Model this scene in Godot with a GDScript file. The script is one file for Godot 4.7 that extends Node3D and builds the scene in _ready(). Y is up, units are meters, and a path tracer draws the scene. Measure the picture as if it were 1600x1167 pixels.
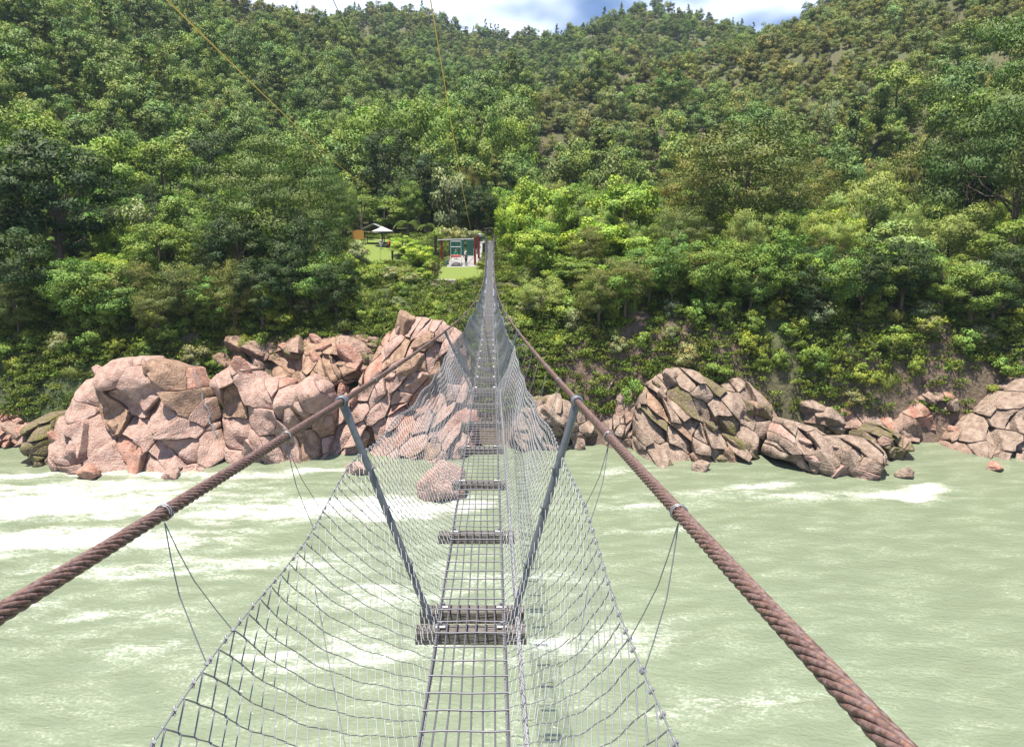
extends Node3D
# A foot suspension bridge over a milky green river, seen from its near end; forested hills behind.
# y is up, the river surface lies at y = 0, the view goes towards -z.

const F := 1067.0
const EYE := Vector3(0, 19.5, 0)
const PITCH := 0.1605

var rng := RandomNumberGenerator.new()
var names := {}
var M := {}
var noise_a := FastNoiseLite.new()
var noise_b := FastNoiseLite.new()
var noise_c := FastNoiseLite.new()
var ridges := []


# ------------------------------------------------------------------ small helpers
class Acc:
	var v := PackedVector3Array()
	var n := PackedVector3Array()
	var c := PackedColorArray()
	var uv := PackedVector2Array()
	var i := PackedInt32Array()

	func tri(a: int, b: int, d: int) -> void:
		i.append(a)
		i.append(b)
		i.append(d)

	func smooth_normals() -> void:
		n.resize(v.size())
		n.fill(Vector3.ZERO)
		for k in range(0, i.size(), 3):
			var a := v[i[k]]
			var f := (v[i[k + 2]] - a).cross(v[i[k + 1]] - a)
			n[i[k]] += f
			n[i[k + 1]] += f
			n[i[k + 2]] += f
		for k in n.size():
			n[k] = n[k].normalized() if n[k].length_squared() > 1e-16 else Vector3.UP

	func commit(mat: Material, into: ArrayMesh = null) -> ArrayMesh:
		var m := into if into else ArrayMesh.new()
		if i.is_empty():
			return m
		var a := []
		a.resize(Mesh.ARRAY_MAX)
		a[Mesh.ARRAY_VERTEX] = v
		a[Mesh.ARRAY_NORMAL] = n
		if c.size() == v.size():
			a[Mesh.ARRAY_COLOR] = c
		if uv.size() == v.size():
			a[Mesh.ARRAY_TEX_UV] = uv
		a[Mesh.ARRAY_INDEX] = i
		m.add_surface_from_arrays(Mesh.PRIMITIVE_TRIANGLES, a)
		m.surface_set_material(m.get_surface_count() - 1, mat)
		return m


func numbered(called: String) -> String:
	names[called] = names.get(called, -1) + 1
	return called if names[called] == 0 else "%s_%03d" % [called, names[called]]


func put(mesh: Mesh, called: String, parent: Node = null, at := Vector3.ZERO) -> MeshInstance3D:
	var o := MeshInstance3D.new()
	o.mesh = mesh
	o.position = at
	if parent == null:
		o.name = numbered(called)
		add_child(o, true)
	else:
		o.name = called
		parent.add_child(o, true)
	return o


func thing(called: String, label: String, category: String, at := Vector3.ZERO, turn := 0.0, group := "") -> Node3D:
	var o := Node3D.new()
	o.name = numbered(called)
	add_child(o, true)
	o.position = at
	o.rotation.y = turn
	tag(o, label, category, group)
	return o


func tag(o: Node, label: String, category: String, group := "") -> void:
	o.set_meta("label", label)
	o.set_meta("category", category)
	if group:
		o.set_meta("group", group)


func pix(px: float, py: float, d: float) -> Vector3:
	var a := (px - 800.0) / F
	var b := (533.0 - py) / F
	var t := d / (cos(PITCH) + b * sin(PITCH))
	return Vector3(a * t, EYE.y + (b * cos(PITCH) - sin(PITCH)) * t, -d)


func on_water(px: float, py: float) -> Vector3:
	var p := pix(px, py, 1.0)
	return Vector3(p.x, 0, p.z) * (EYE.y / (EYE.y - p.y))


func rv() -> Vector3:
	while true:
		var p := Vector3(rng.randf_range(-1, 1), rng.randf_range(-1, 1), rng.randf_range(-1, 1))
		var l := p.length_squared()
		if l > 0.01 and l <= 1.0:
			return p / sqrt(l)
	return Vector3.UP


func table(t: Array, x: float) -> float:
	if x <= t[0][0]:
		return t[0][1]
	for k in range(1, t.size()):
		if x <= t[k][0]:
			var u: float = (x - t[k - 1][0]) / (t[k][0] - t[k - 1][0])
			return lerpf(t[k - 1][1], t[k][1], u)
	return t[-1][1]


func tube(a: Acc, pts: PackedVector3Array, r0: float, r1: float, sides: int, col := Color.WHITE, caps := false) -> void:
	var first := a.v.size()
	var up := Vector3.ZERO
	var last := pts.size() - 1
	for k in pts.size():
		var t := (pts[mini(k + 1, last)] - pts[maxi(k - 1, 0)]).normalized()
		if up == Vector3.ZERO:
			up = (Vector3.UP if absf(t.y) < 0.9 else Vector3.RIGHT)
		up = (up - t * up.dot(t)).normalized()
		var side := t.cross(up)
		var r := lerpf(r0, r1, float(k) / maxi(last, 1))
		for j in sides:
			var an := TAU * j / sides
			var o := up * cos(an) + side * sin(an)
			a.v.append(pts[k] + o * r)
			a.n.append(o)
			a.c.append(col)
	for k in last:
		for j in sides:
			var p := first + k * sides + j
			var q := first + k * sides + (j + 1) % sides
			a.tri(p, p + sides, q)
			a.tri(q, p + sides, q + sides)
	if caps:
		for e in [0, last]:
			var base := a.v.size()
			var t := (pts[1] - pts[0]).normalized() * -1.0 if e == 0 else (pts[last] - pts[last - 1]).normalized()
			for j in sides:
				a.v.append(a.v[first + e * sides + j])
				a.n.append(t)
				a.c.append(col)
			for j in range(1, sides - 1):
				if e == 0:
					a.tri(base, base + j, base + j + 1)
				else:
					a.tri(base, base + j + 1, base + j)


func line(a: Acc, p: Vector3, q: Vector3, r: float, sides := 6, col := Color.WHITE, caps := true) -> void:
	tube(a, PackedVector3Array([p, q]), r, r, sides, col, caps)


func box(a: Acc, t: Transform3D, size: Vector3, col := Color.WHITE, bevel := 0.0) -> void:
	# a box with chamfered long edges
	var h := size * 0.5
	var b := minf(bevel, minf(h.x, minf(h.y, h.z)) * 0.5)
	var prof := [Vector2(-h.y + b, -h.z), Vector2(h.y - b, -h.z), Vector2(h.y, -h.z + b), Vector2(h.y, h.z - b), Vector2(h.y - b, h.z), Vector2(-h.y + b, h.z), Vector2(-h.y, h.z - b), Vector2(-h.y, -h.z + b)]
	if b <= 0.0:
		prof = [Vector2(-h.y, -h.z), Vector2(h.y, -h.z), Vector2(h.y, h.z), Vector2(-h.y, h.z)]
	var m := prof.size()
	for k in m:
		var p: Vector2 = prof[k]
		var q: Vector2 = prof[(k + 1) % m]
		quad(a, t * Vector3(-h.x, p.x, p.y), t * Vector3(-h.x, q.x, q.y), t * Vector3(h.x, q.x, q.y), t * Vector3(h.x, p.x, p.y), col, t.basis * Vector3(0, (p.x + q.x), (p.y + q.y)))
	for s in [-1.0, 1.0]:
		var base := a.v.size()
		var nn: Vector3 = (t.basis * Vector3(s, 0, 0)).normalized()
		for k in m:
			a.v.append(t * Vector3(s * h.x, prof[k].x, prof[k].y))
			a.n.append(nn)
			a.c.append(col)
		for k in range(1, m - 1):
			facing(a, base, base + k, base + k + 1, nn)


func facing(a: Acc, p: int, q: int, r: int, want: Vector3) -> void:
	if (a.v[r] - a.v[p]).cross(a.v[q] - a.v[p]).dot(want) >= 0.0:
		a.tri(p, q, r)
	else:
		a.tri(p, r, q)


func quad(a: Acc, p: Vector3, q: Vector3, r: Vector3, s: Vector3, col: Color, want: Vector3) -> void:
	var base := a.v.size()
	var nn := (r - p).cross(q - s).normalized()
	if nn.dot(want) < 0.0:
		nn = -nn
	for x in [p, q, r, s]:
		a.v.append(x)
		a.n.append(nn)
		a.c.append(col)
	facing(a, base, base + 1, base + 2, nn)
	facing(a, base, base + 2, base + 3, nn)


func lin(r: float, g: float, b: float) -> Color:
	return Color(r, g, b)


func mat(key: String, r: float, g: float, b: float, rough := 0.8, vertex := false, metal := 0.0) -> StandardMaterial3D:
	var m := StandardMaterial3D.new()
	m.resource_name = key
	m.albedo_color = Color(r, g, b).linear_to_srgb()
	m.roughness = rough
	m.metallic = metal
	m.vertex_color_use_as_albedo = vertex
	M[key] = m
	return m


func noise_texture(freq: float, size: int, seed_: int, ramp: Array, octaves := 5, kind := FastNoiseLite.TYPE_SIMPLEX_SMOOTH) -> NoiseTexture2D:
	var n := FastNoiseLite.new()
	n.noise_type = kind
	n.seed = seed_
	n.frequency = freq
	n.fractal_octaves = octaves
	var t := NoiseTexture2D.new()
	t.width = size
	t.height = size
	t.seamless = true
	t.noise = n
	if ramp.size():
		var g := Gradient.new()
		g.offsets = PackedFloat32Array(ramp.map(func(x): return x[0]))
		g.colors = PackedColorArray(ramp.map(func(x): return Color(x[1], x[2], x[3]).linear_to_srgb()))
		t.color_ramp = g
	return t


func triplanar(m: StandardMaterial3D, scale: float, world := true) -> void:
	m.uv1_triplanar = true
	m.uv1_world_triplanar = world
	m.uv1_scale = Vector3.ONE * scale


# ------------------------------------------------------------------ the setting
func setup_view() -> void:
	var cam := Camera3D.new()
	cam.name = "camera"
	cam.projection = Camera3D.PROJECTION_FRUSTUM
	cam.near = 0.1
	cam.far = 3000.0
	cam.size = 1167.0 / F * cam.near
	cam.frustum_offset = Vector2(0, (533.0 - 583.5) / F * cam.near)
	cam.position = EYE
	cam.rotation.x = -PITCH
	add_child(cam)
	cam.current = true

	var sky := ProceduralSkyMaterial.new()
	sky.sky_top_color = Color(0.30, 0.50, 0.82)
	sky.sky_horizon_color = Color(0.66, 0.80, 0.95)
	sky.sky_curve = 0.22
	sky.ground_bottom_color = Color(0.30, 0.34, 0.26)
	sky.ground_horizon_color = Color(0.45, 0.50, 0.42)
	sky.sky_energy_multiplier = 0.64
	sky.sky_cover = clouds()
	sky.sky_cover_modulate = Color(1, 1, 1, 1)
	var env := Environment.new()
	env.background_mode = Environment.BG_SKY
	env.sky = Sky.new()
	env.sky.sky_material = sky
	env.tonemap_mode = Environment.TONE_MAPPER_LINEAR
	env.tonemap_exposure = 2.5
	env.sdfgi_enabled = true
	env.ssao_enabled = true
	env.ssil_enabled = true
	env.fog_enabled = true
	env.fog_density = 0.00012
	env.fog_light_color = Color(0.80, 0.88, 0.98)
	var we := WorldEnvironment.new()
	we.name = "world_environment"
	we.environment = env
	add_child(we)

	var sun := DirectionalLight3D.new()
	sun.name = "sun"
	sun.light_energy = 1.6
	sun.light_angular_distance = 0.5
	sun.light_color = Color(1.0, 0.965, 0.90)
	sun.shadow_enabled = true
	add_child(sun)
	sun.look_at_from_position(Vector3.ZERO, -Vector3(-0.15, 1.0, 0.11).normalized())


func clouds() -> ImageTexture:
	var w := 1024
	var h := 512
	var im := Image.create(w, h, false, Image.FORMAT_RGBA8)
	var n := FastNoiseLite.new()
	n.seed = 12
	n.noise_type = FastNoiseLite.TYPE_SIMPLEX_SMOOTH
	n.frequency = 1.7
	n.fractal_octaves = 6
	for y in h / 2 + 4:
		var el := (0.5 - (y + 0.5) / h) * PI
		for x in w:
			var az := (x + 0.5) / w * TAU
			var p := Vector3(cos(az) * cos(el), sin(el) * 2.2, sin(az) * cos(el))
			var f := smoothstep(-0.02, 0.34, n.get_noise_3dv(p * 1.3 + Vector3(3.1, 0.4, 1.7)))
			im.set_pixel(x, y, Color(0.90, 0.90, 0.90, f * 0.9))
	return ImageTexture.create_from_image(im)


func setup_ridges() -> void:
	var lines := [
		# right spur
		[0.56, [[700, 235, 185], [760, 200, 205], [830, 160, 232], [920, 140, 250], [1010, 116, 265], [1130, 94, 285], [1210, 80, 295], [1270, 50, 300], [1330, 8, 305], [1500, -95, 320], [1750, -240, 345], [2100, -330, 380]]],
		# left hill
		[0.52, [[-700, -330, 340], [-300, -240, 330], [0, -110, 330], [250, -28, 340], [400, 26, 350], [470, 40, 355], [540, 58, 360], [620, 100, 360], [700, 150, 350], [760, 195, 330]]],
		# far ridge with two tops
		[0.50, [[100, 60, 580], [300, 45, 570], [440, 52, 560], [530, 38, 560], [600, 12, 560], [650, 30, 560], [720, 54, 570], [850, 62, 580], [930, 60, 560], [965, 42, 540], [1000, 19, 530], [1045, 22, 530], [1090, 48, 540], [1140, 74, 550], [1250, 98, 570], [1500, 80, 600]]],
	]
	for l in lines:
		var pts := []
		for p in l[1]:
			pts.append(pix(p[0], p[1], p[2]))
		ridges.append([l[0], pts])


const BANK_L := [[46, -4.0], [57, -2.4], [60, -0.8], [61.2, 1.6], [62.8, 5.0], [64.8, 8.4], [68, 11.0], [73, 12.4], [80, 14.0], [90, 15.3], [100, 17.2], [112, 18.2], [200, 22.0]]
const BANK_R := [[46, -4.0], [58, -2.4], [60.6, -0.6], [61.8, 2.4], [63.2, 6.5], [65.6, 10.5], [69, 13.0], [75, 14.2], [85, 15.2], [100, 17.4], [112, 18.6], [200, 24.0]]


func raw_height(x: float, z: float) -> float:
	var d := -z
	var dd := d + 1.6 * noise_a.get_noise_2d(x * 3.0, 7.0) - maxf(0.0, absf(x) - 36.0) * 0.05
	var h := lerpf(table(BANK_L, dd), table(BANK_R, dd), smoothstep(2.0, 12.0, x))
	if d > 100.0:
		var p := Vector2(x, z)
		for r in ridges:
			var best := -100.0
			var pts: Array = r[1]
			for k in pts.size() - 1:
				var a: Vector3 = pts[k]
				var b: Vector3 = pts[k + 1]
				var a2 := Vector2(a.x, a.z)
				var ab := Vector2(b.x, b.z) - a2
				var t := clampf((p - a2).dot(ab) / ab.length_squared(), 0.0, 1.0)
				var c: float = lerpf(a.y, b.y, t) - r[0] * ((p - a2 - ab * t).length())
				best = maxf(best, c)
			var k2 := 7.0
			var m := clampf(0.5 + 0.5 * (best - h) / k2, 0.0, 1.0)
			h = lerpf(h, best, m) + k2 * m * (1.0 - m) * 0.5
		var rough := smoothstep(115.0, 170.0, d)
		h += rough * (7.0 * noise_a.get_noise_2d(x * 1.1, z * 1.1) + 2.5 * noise_b.get_noise_2d(x * 2.0, z * 2.0))
	h += 0.35 * noise_b.get_noise_2d(x * 8.0, z * 8.0) * smoothstep(58.0, 60.0, d)
	return h


var gx := PackedFloat32Array()
var gz := PackedFloat32Array()
var gh := PackedFloat32Array()


func build_grid() -> void:
	var x := -520.0
	while x <= 520.0:
		gx.append(x)
		x += 1.6 if absf(x + 0.8) < 88.0 else 8.0
	var d := 48.0
	while d <= 720.0:
		gz.append(d)
		d += 1.0 if d < 128.0 else 5.0
	gh.resize(gx.size() * gz.size())
	for j in gz.size():
		for i in gx.size():
			gh[j * gx.size() + i] = raw_height(gx[i], -gz[j])


func height(x: float, z: float) -> float:
	var d := clampf(-z, gz[0], gz[gz.size() - 1] - 0.01)
	x = clampf(x, gx[0], gx[gx.size() - 1] - 0.01)
	var i := clampi(gx.bsearch(x, false) - 1, 0, gx.size() - 2)
	var j := clampi(gz.bsearch(d, false) - 1, 0, gz.size() - 2)
	var u := (x - gx[i]) / (gx[i + 1] - gx[i])
	var w := (d - gz[j]) / (gz[j + 1] - gz[j])
	var k := j * gx.size() + i
	return lerpf(lerpf(gh[k], gh[k + 1], u), lerpf(gh[k + gx.size()], gh[k + gx.size() + 1], u), w)


func ground(x: float, z: float) -> Vector3:
	return Vector3(x, height(x, z), z)


func gpix(px: float, d: float) -> Vector3:
	# the ground at forward distance d in the column px
	var x := pix(px, 400, d).x
	return ground(x, -d)


func bare(x: float, z: float) -> float:
	# bare crumbly rock on the right-hand hill
	var s := 0.0
	for b in [[1060, 205, 9.0], [1085, 214, 7.0], [1040, 190, 5.0], [945, 190, 6.0], [1120, 195, 5.0], [1300, 180, 5.0], [1275, 190, 5.0], [850, 190, 5.0]]:
		var q := pix(b[0], 200, b[1])
		s = maxf(s, 1.0 - Vector2(x - q.x, (z - q.z) * 0.55).length() / b[2])
	return clampf(s * 1.6, 0.0, 1.0)


func build_terrain() -> void:
	var a := Acc.new()
	for j in gz.size():
		for i in gx.size():
			var p := Vector3(gx[i], gh[j * gx.size() + i], -gz[j])
			a.v.append(p)
			var n1 := noise_b.get_noise_2d(p.x * 3.0, p.z * 3.0)
			var c := lin(0.085, 0.075, 0.040).lerp(lin(0.060, 0.085, 0.028), clampf(0.5 + n1, 0, 1))
			if gz[j] < 70.0:
				c = c.lerp(lin(0.13, 0.092, 0.072), clampf(0.55 - n1 * 2.0, 0.0, 1.0))
			var br := bare(p.x, p.z)
			c = c.lerp(lin(0.062, 0.042, 0.038), br)
			a.c.append(c)
	var w := gx.size()
	for j in gz.size() - 1:
		for i in w - 1:
			var k := j * w + i
			a.tri(k, k + w, k + 1)
			a.tri(k + 1, k + w, k + w + 1)
	a.smooth_normals()
	if a.n[w * 40 + 60].y < 0.0:
		for k in a.n.size():
			a.n[k] = -a.n[k]
		for k in range(0, a.i.size(), 3):
			var t := a.i[k]
			a.i[k] = a.i[k + 1]
			a.i[k + 1] = t
	var m := mat("ground", 1, 1, 1, 0.95, true)
	m.albedo_texture = noise_texture(0.02, 512, 5, [[0.0, 0.55, 0.52, 0.48], [0.5, 0.85, 0.85, 0.82], [1.0, 1.15, 1.1, 1.0]])
	m.heightmap_enabled = true
	m.heightmap_texture = noise_texture(0.03, 512, 6, [])
	m.heightmap_scale = 12.0
	triplanar(m, 0.13)
	var o := put(a.commit(m), "hillside_terrain")
	o.set_meta("kind", "structure")


func build_water() -> void:
	var x0 := -80.0
	var x1 := 80.0
	var z0 := -70.0
	var z1 := -14.0
	# foam: where the rapids break, drawn out along the flow
	var blobs := []
	for b in [[40, 790, 15, 2.6, 1.0], [150, 765, 12, 1.6, 0.75], [60, 845, 11, 2.0, 0.95], [330, 742, 9, 1.0, 0.7], [440, 800, 9, 1.8, 0.8], [560, 790, 8, 1.6, 0.95], [625, 800, 5, 1.6, 0.9], [250, 890, 9, 1.4, 0.55], [500, 880, 7, 1.5, 0.5],
			[600, 930, 5, 1.6, 0.55], [540, 1020, 7, 1.6, 0.5], [900, 1000, 5, 1.4, 0.55], [1000, 792, 6, 0.9, 0.55], [1120, 770, 7, 0.8, 0.55], [1260, 778, 5, 0.9, 0.6], [1395, 772, 4.0, 1.2, 0.95], [1445, 760, 2.2, 1.3, 1.0], [960, 735, 3, 1.2, 0.5],
			[1210, 762, 3, 0.9, 0.7], [90, 742, 8, 0.9, 0.8], [240, 742, 6, 0.6, 0.75], [700, 790, 4, 1.6, 0.85], [1050, 830, 6, 0.5, 0.45], [1140, 1090, 5, 0.5, 0.5], [300, 1000, 8, 1.0, 0.4], [100, 960, 8, 1.2, 0.45], [800, 900, 5, 1.0, 0.5], [480, 735, 5, 0.8, 0.7]]:
		var q := on_water(b[0], b[1])
		blobs.append([q.x, q.z, b[2], b[3], b[4]])
	var cw := 320
	var ch := 224
	var coarse := PackedFloat32Array()
	coarse.resize(cw * ch)
	for j in ch:
		for i in cw:
			var x := lerpf(x0, x1, (i + 0.5) / cw)
			var z := lerpf(z0, z1, (j + 0.5) / ch)
			var wx := x + 3.0 * noise_b.get_noise_2d(x * 4.0, z * 6.0)
			var wz := z + 1.2 * noise_b.get_noise_2d(x * 5.0 + 90.0, z * 7.0)
			var s := 0.0
			for b in blobs:
				var ex: float = (wx - b[0]) / b[2]
				var ez: float = (wz - b[1] + 0.06 * (wx - b[0])) / b[3]
				var r := ex * ex + ez * ez
				if r < 4.0:
					s = maxf(s, b[4] * exp(-r * 0.9))
			coarse[j * cw + i] = s
	var tw := 2048
	var th := 1024
	var im := Image.create(tw, th, false, Image.FORMAT_RGB8)
	var fn := FastNoiseLite.new()
	fn.noise_type = FastNoiseLite.TYPE_SIMPLEX
	fn.fractal_octaves = 4
	fn.frequency = 1.0
	var relief := PackedByteArray()
	relief.resize(tw * th)
	var data := PackedByteArray()
	data.resize(tw * th * 3)
	for j in th:
		var z := lerpf(z0, z1, (j + 0.5) / th)
		var cj := mini(j * ch / th, ch - 1)
		for i in tw:
			var x := lerpf(x0, x1, (i + 0.5) / tw)
			var fi := (i + 0.5) * cw / tw - 0.5
			var i0 := clampi(int(fi), 0, cw - 2)
			var s := lerpf(coarse[cj * cw + i0], coarse[cj * cw + i0 + 1], clampf(fi - i0, 0, 1))
			var zz := z + 0.10 * x
			var side := smoothstep(-2.0, 9.0, x)
			var n1 := fn.get_noise_2d(x * 0.20, zz * 0.62)
			var n2 := fn.get_noise_2d(x * 0.62 + 40.0 + n1 * 1.5, zz * 2.1 + n1 * 2.5)
			var n3 := fn.get_noise_2d(x * 2.2 + n2 * 2.0, zz * 6.5 + n2 * 2.0 + 13.0)
			var thread := clampf(1.0 - absf(n2 + 0.10) * 7.0, 0.0, 1.0) * clampf(0.5 + n3 * 2.4, 0.0, 1.0)
			var fine := clampf(1.0 - absf(n3) * 5.0, 0.0, 1.0)
			var fleck := fn.get_noise_2d(x * 4.0 + n3 * 1.5, zz * 9.0 + n2 * 2.0)
			var soft := smoothstep(0.24, 1.25, s * 1.15 + n1 * lerpf(0.34, 0.16, side) + n2 * 0.28 + n3 * 0.22)
			var f := soft * (0.92 + fleck * 0.35) + 0.55 * thread * clampf(lerpf(0.22, 0.08, side) + n1 * 0.8 + s * 1.2, 0.0, 1.0) + fine * clampf(lerpf(0.12, 0.06, side) + s * 0.5 + n1 * 0.4, 0.0, 0.45) * clampf(0.6 + fleck * 1.5, 0.0, 1.0)
			f = clampf(f, 0.0, 1.0)
			relief[j * tw + i] = int(255.0 * clampf(0.42 + 0.34 * n2 + 0.30 * n3 + 0.25 * f * s, 0.0, 1.0))
			var k := (j * tw + i) * 3
			var t := 1.0 + 0.05 * n1
			data[k] = int(255.0 * lerpf(0.408 * t, 0.80, f))
			data[k + 1] = int(255.0 * lerpf(0.447 * t, 0.81, f))
			data[k + 2] = int(255.0 * lerpf(0.366 * t, 0.80, f))
	im.set_data(tw, th, false, Image.FORMAT_RGB8, data)
	var a := Acc.new()
	var nx := 400
	var nz := 180
	for j in nz + 1:
		for i in nx + 1:
			var u := float(i) / nx
			var w := float(j) / nz
			var x := lerpf(x0, x1, u)
			var z := lerpf(z0, z1, w)
			var s := coarse[clampi(int(w * ch), 0, ch - 1) * cw + clampi(int(u * cw), 0, cw - 1)]
			var y := (0.04 + 0.30 * s) * fn.get_noise_2d(x * 0.20, z * 0.42) + (0.004 + 0.10 * s) * fn.get_noise_2d(x * 0.9 + 9.0, z * 1.7)
			a.v.append(Vector3(x, y, z))
			a.uv.append(Vector2(u, w))
	for j in nz:
		for i in nx:
			var k := j * (nx + 1) + i
			a.tri(k, k + 1, k + nx + 1)
			a.tri(k + 1, k + nx + 2, k + nx + 1)
	a.smooth_normals()
	if a.n[500].y < 0.0:
		for k in a.n.size():
			a.n[k] = -a.n[k]
		for k in range(0, a.i.size(), 3):
			var t := a.i[k]
			a.i[k] = a.i[k + 1]
			a.i[k + 1] = t
	var m := mat("water", 1, 1, 1, 0.30)
	m.albedo_texture = ImageTexture.create_from_image(im)
	m.heightmap_enabled = true
	m.heightmap_texture = ImageTexture.create_from_image(Image.create_from_data(tw, th, false, Image.FORMAT_L8, relief))
	m.heightmap_scale = 7.0
	M.water = m
	var o := put(a.commit(m), "river_water")
	o.set_meta("kind", "structure")
	# the river goes on upstream and downstream, and under the near bank
	var b := Acc.new()
	for r in [[-520.0, x0, -70.0, 60.0], [x1, 520.0, -70.0, 60.0], [x0, x1, z1, 60.0]]:
		quad(b, Vector3(r[0], -0.01, r[2]), Vector3(r[1], -0.01, r[2]), Vector3(r[1], -0.01, r[3]), Vector3(r[0], -0.01, r[3]), Color.WHITE, Vector3.UP)
	var m2 := mat("water_beyond", 0.18, 0.21, 0.125, 0.2)
	var o2 := put(b.commit(m2), "river_water")
	o2.set_meta("kind", "structure")


# ------------------------------------------------------------------ rocks
func rock_materials() -> void:
	var relief := noise_texture(0.012, 1024, 21, [], 6, FastNoiseLite.TYPE_SIMPLEX)
	(relief.noise as FastNoiseLite).fractal_type = FastNoiseLite.FRACTAL_RIDGED
	for r in [
		["rock_pink", [[0, 0.179, 0.104, 0.085], [0.35, 0.297, 0.190, 0.158], [0.6, 0.349, 0.240, 0.205], [0.8, 0.327, 0.246, 0.213], [1, 0.386, 0.308, 0.271]]],
		["rock_rust", [[0, 0.164, 0.072, 0.051], [0.4, 0.297, 0.151, 0.110], [0.7, 0.341, 0.215, 0.173], [1, 0.371, 0.280, 0.242]]],
		["rock_grey", [[0, 0.096, 0.065, 0.050], [0.4, 0.201, 0.145, 0.114], [0.7, 0.282, 0.217, 0.175], [1, 0.341, 0.275, 0.228]]],
		["rock_mossy", [[0, 0.074, 0.055, 0.038], [0.4, 0.148, 0.110, 0.079], [0.56, 0.223, 0.169, 0.127], [0.6, 0.096, 0.093, 0.023], [0.8, 0.126, 0.118, 0.032], [1, 0.089, 0.089, 0.019]]],
		["rock_brown", [[0, 0.116, 0.068, 0.045], [0.4, 0.220, 0.142, 0.099], [0.7, 0.302, 0.200, 0.144], [1, 0.371, 0.263, 0.198]]],
		["rock_dark", [[0.0, 0.13, 0.082, 0.062], [0.4, 0.22, 0.145, 0.112], [0.7, 0.29, 0.20, 0.16], [1.0, 0.34, 0.26, 0.215]]],
	]:
		var m := mat(r[0], 1, 1, 1, 0.92)
		m.albedo_texture = noise_texture(0.011, 512, hash(r[0]) % 1000, r[1], 6, FastNoiseLite.TYPE_SIMPLEX)
		m.heightmap_enabled = true
		m.heightmap_texture = relief
		m.heightmap_scale = -13.0
		triplanar(m, 0.22)


func block(poly: PackedVector2Array, surf: Callable, off: float, tilt: Vector2, depth: float, mat_: Material, parent: Node3D, origin: Vector3) -> void:
	# one joint-bounded stone: a polygon in the rock face, with a rounded, uneven front and deep sides
	var c := Vector2.ZERO
	for p in poly:
		c += p
	c /= poly.size()
	var ring := PackedVector2Array()
	for k in poly.size():
		var p := poly[k]
		var q := poly[(k + 1) % poly.size()]
		var steps := clampi(int(p.distance_to(q) / 0.42), 1, 14)
		for s in steps:
			var r := p.lerp(q, float(s) / steps)
			var j := Vector2(noise_c.get_noise_2d(r.x * 14.0, r.y * 14.0), noise_c.get_noise_2d(r.x * 14.0 + 77.0, r.y * 14.0)) * 0.11
			ring.append(r + j)
	if ring.size() < 3:
		return
	var mean := 0.0
	for p in ring:
		mean += p.distance_to(c)
	mean /= ring.size()
	var a := Acc.new()
	var m := ring.size()
	tilt *= clampf(1.1 / mean, 0.35, 1.0)
	var levels := [[0.0, -depth], [0.0, -0.16], [0.02, -0.05], [0.06, 0.0], [0.25, 0.0], [0.50, 0.0], [0.75, 0.0]]
	for l in levels:
		var shrink: float = l[0] / maxf(mean, 0.3) if l[0] < 0.1 else l[0]
		for p in ring:
			var q := p.lerp(c, clampf(shrink, 0.0, 0.9))
			var s: Vector3 = surf.call(q)
			var rough := 0.24 * noise_c.get_noise_3d(s.x * 7.0, s.y * 7.0, off * 30.0) + 0.09 * noise_c.get_noise_3d(s.x * 26.0, s.y * 26.0, off * 50.0)
			var z: float = off + tilt.dot(q - c) + (rough if l[1] > -0.2 else rough * 0.5) + l[1]
			a.v.append(Vector3(s.x, s.y + z * 0.18, s.z + z) - origin)
	var sc: Vector3 = surf.call(c)
	a.v.append(sc + Vector3(0, off * 0.18, off + 0.03) - origin)
	for l in levels.size() - 1:
		for k in m:
			var p := l * m + k
			var q := l * m + (k + 1) % m
			a.tri(p, q, p + m)
			a.tri(q, q + m, p + m)
	var top := (levels.size() - 1) * m
	for k in m:
		a.tri(top + k, top + (k + 1) % m, a.v.size() - 1)
	a.smooth_normals()
	if a.n[a.v.size() - 1].z < 0.0:
		for k in a.n.size():
			a.n[k] = -a.n[k]
		for k in range(0, a.i.size(), 3):
			var t := a.i[k]
			a.i[k] = a.i[k + 1]
			a.i[k + 1] = t
	put(a.commit(mat_), "stone", parent)


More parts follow.
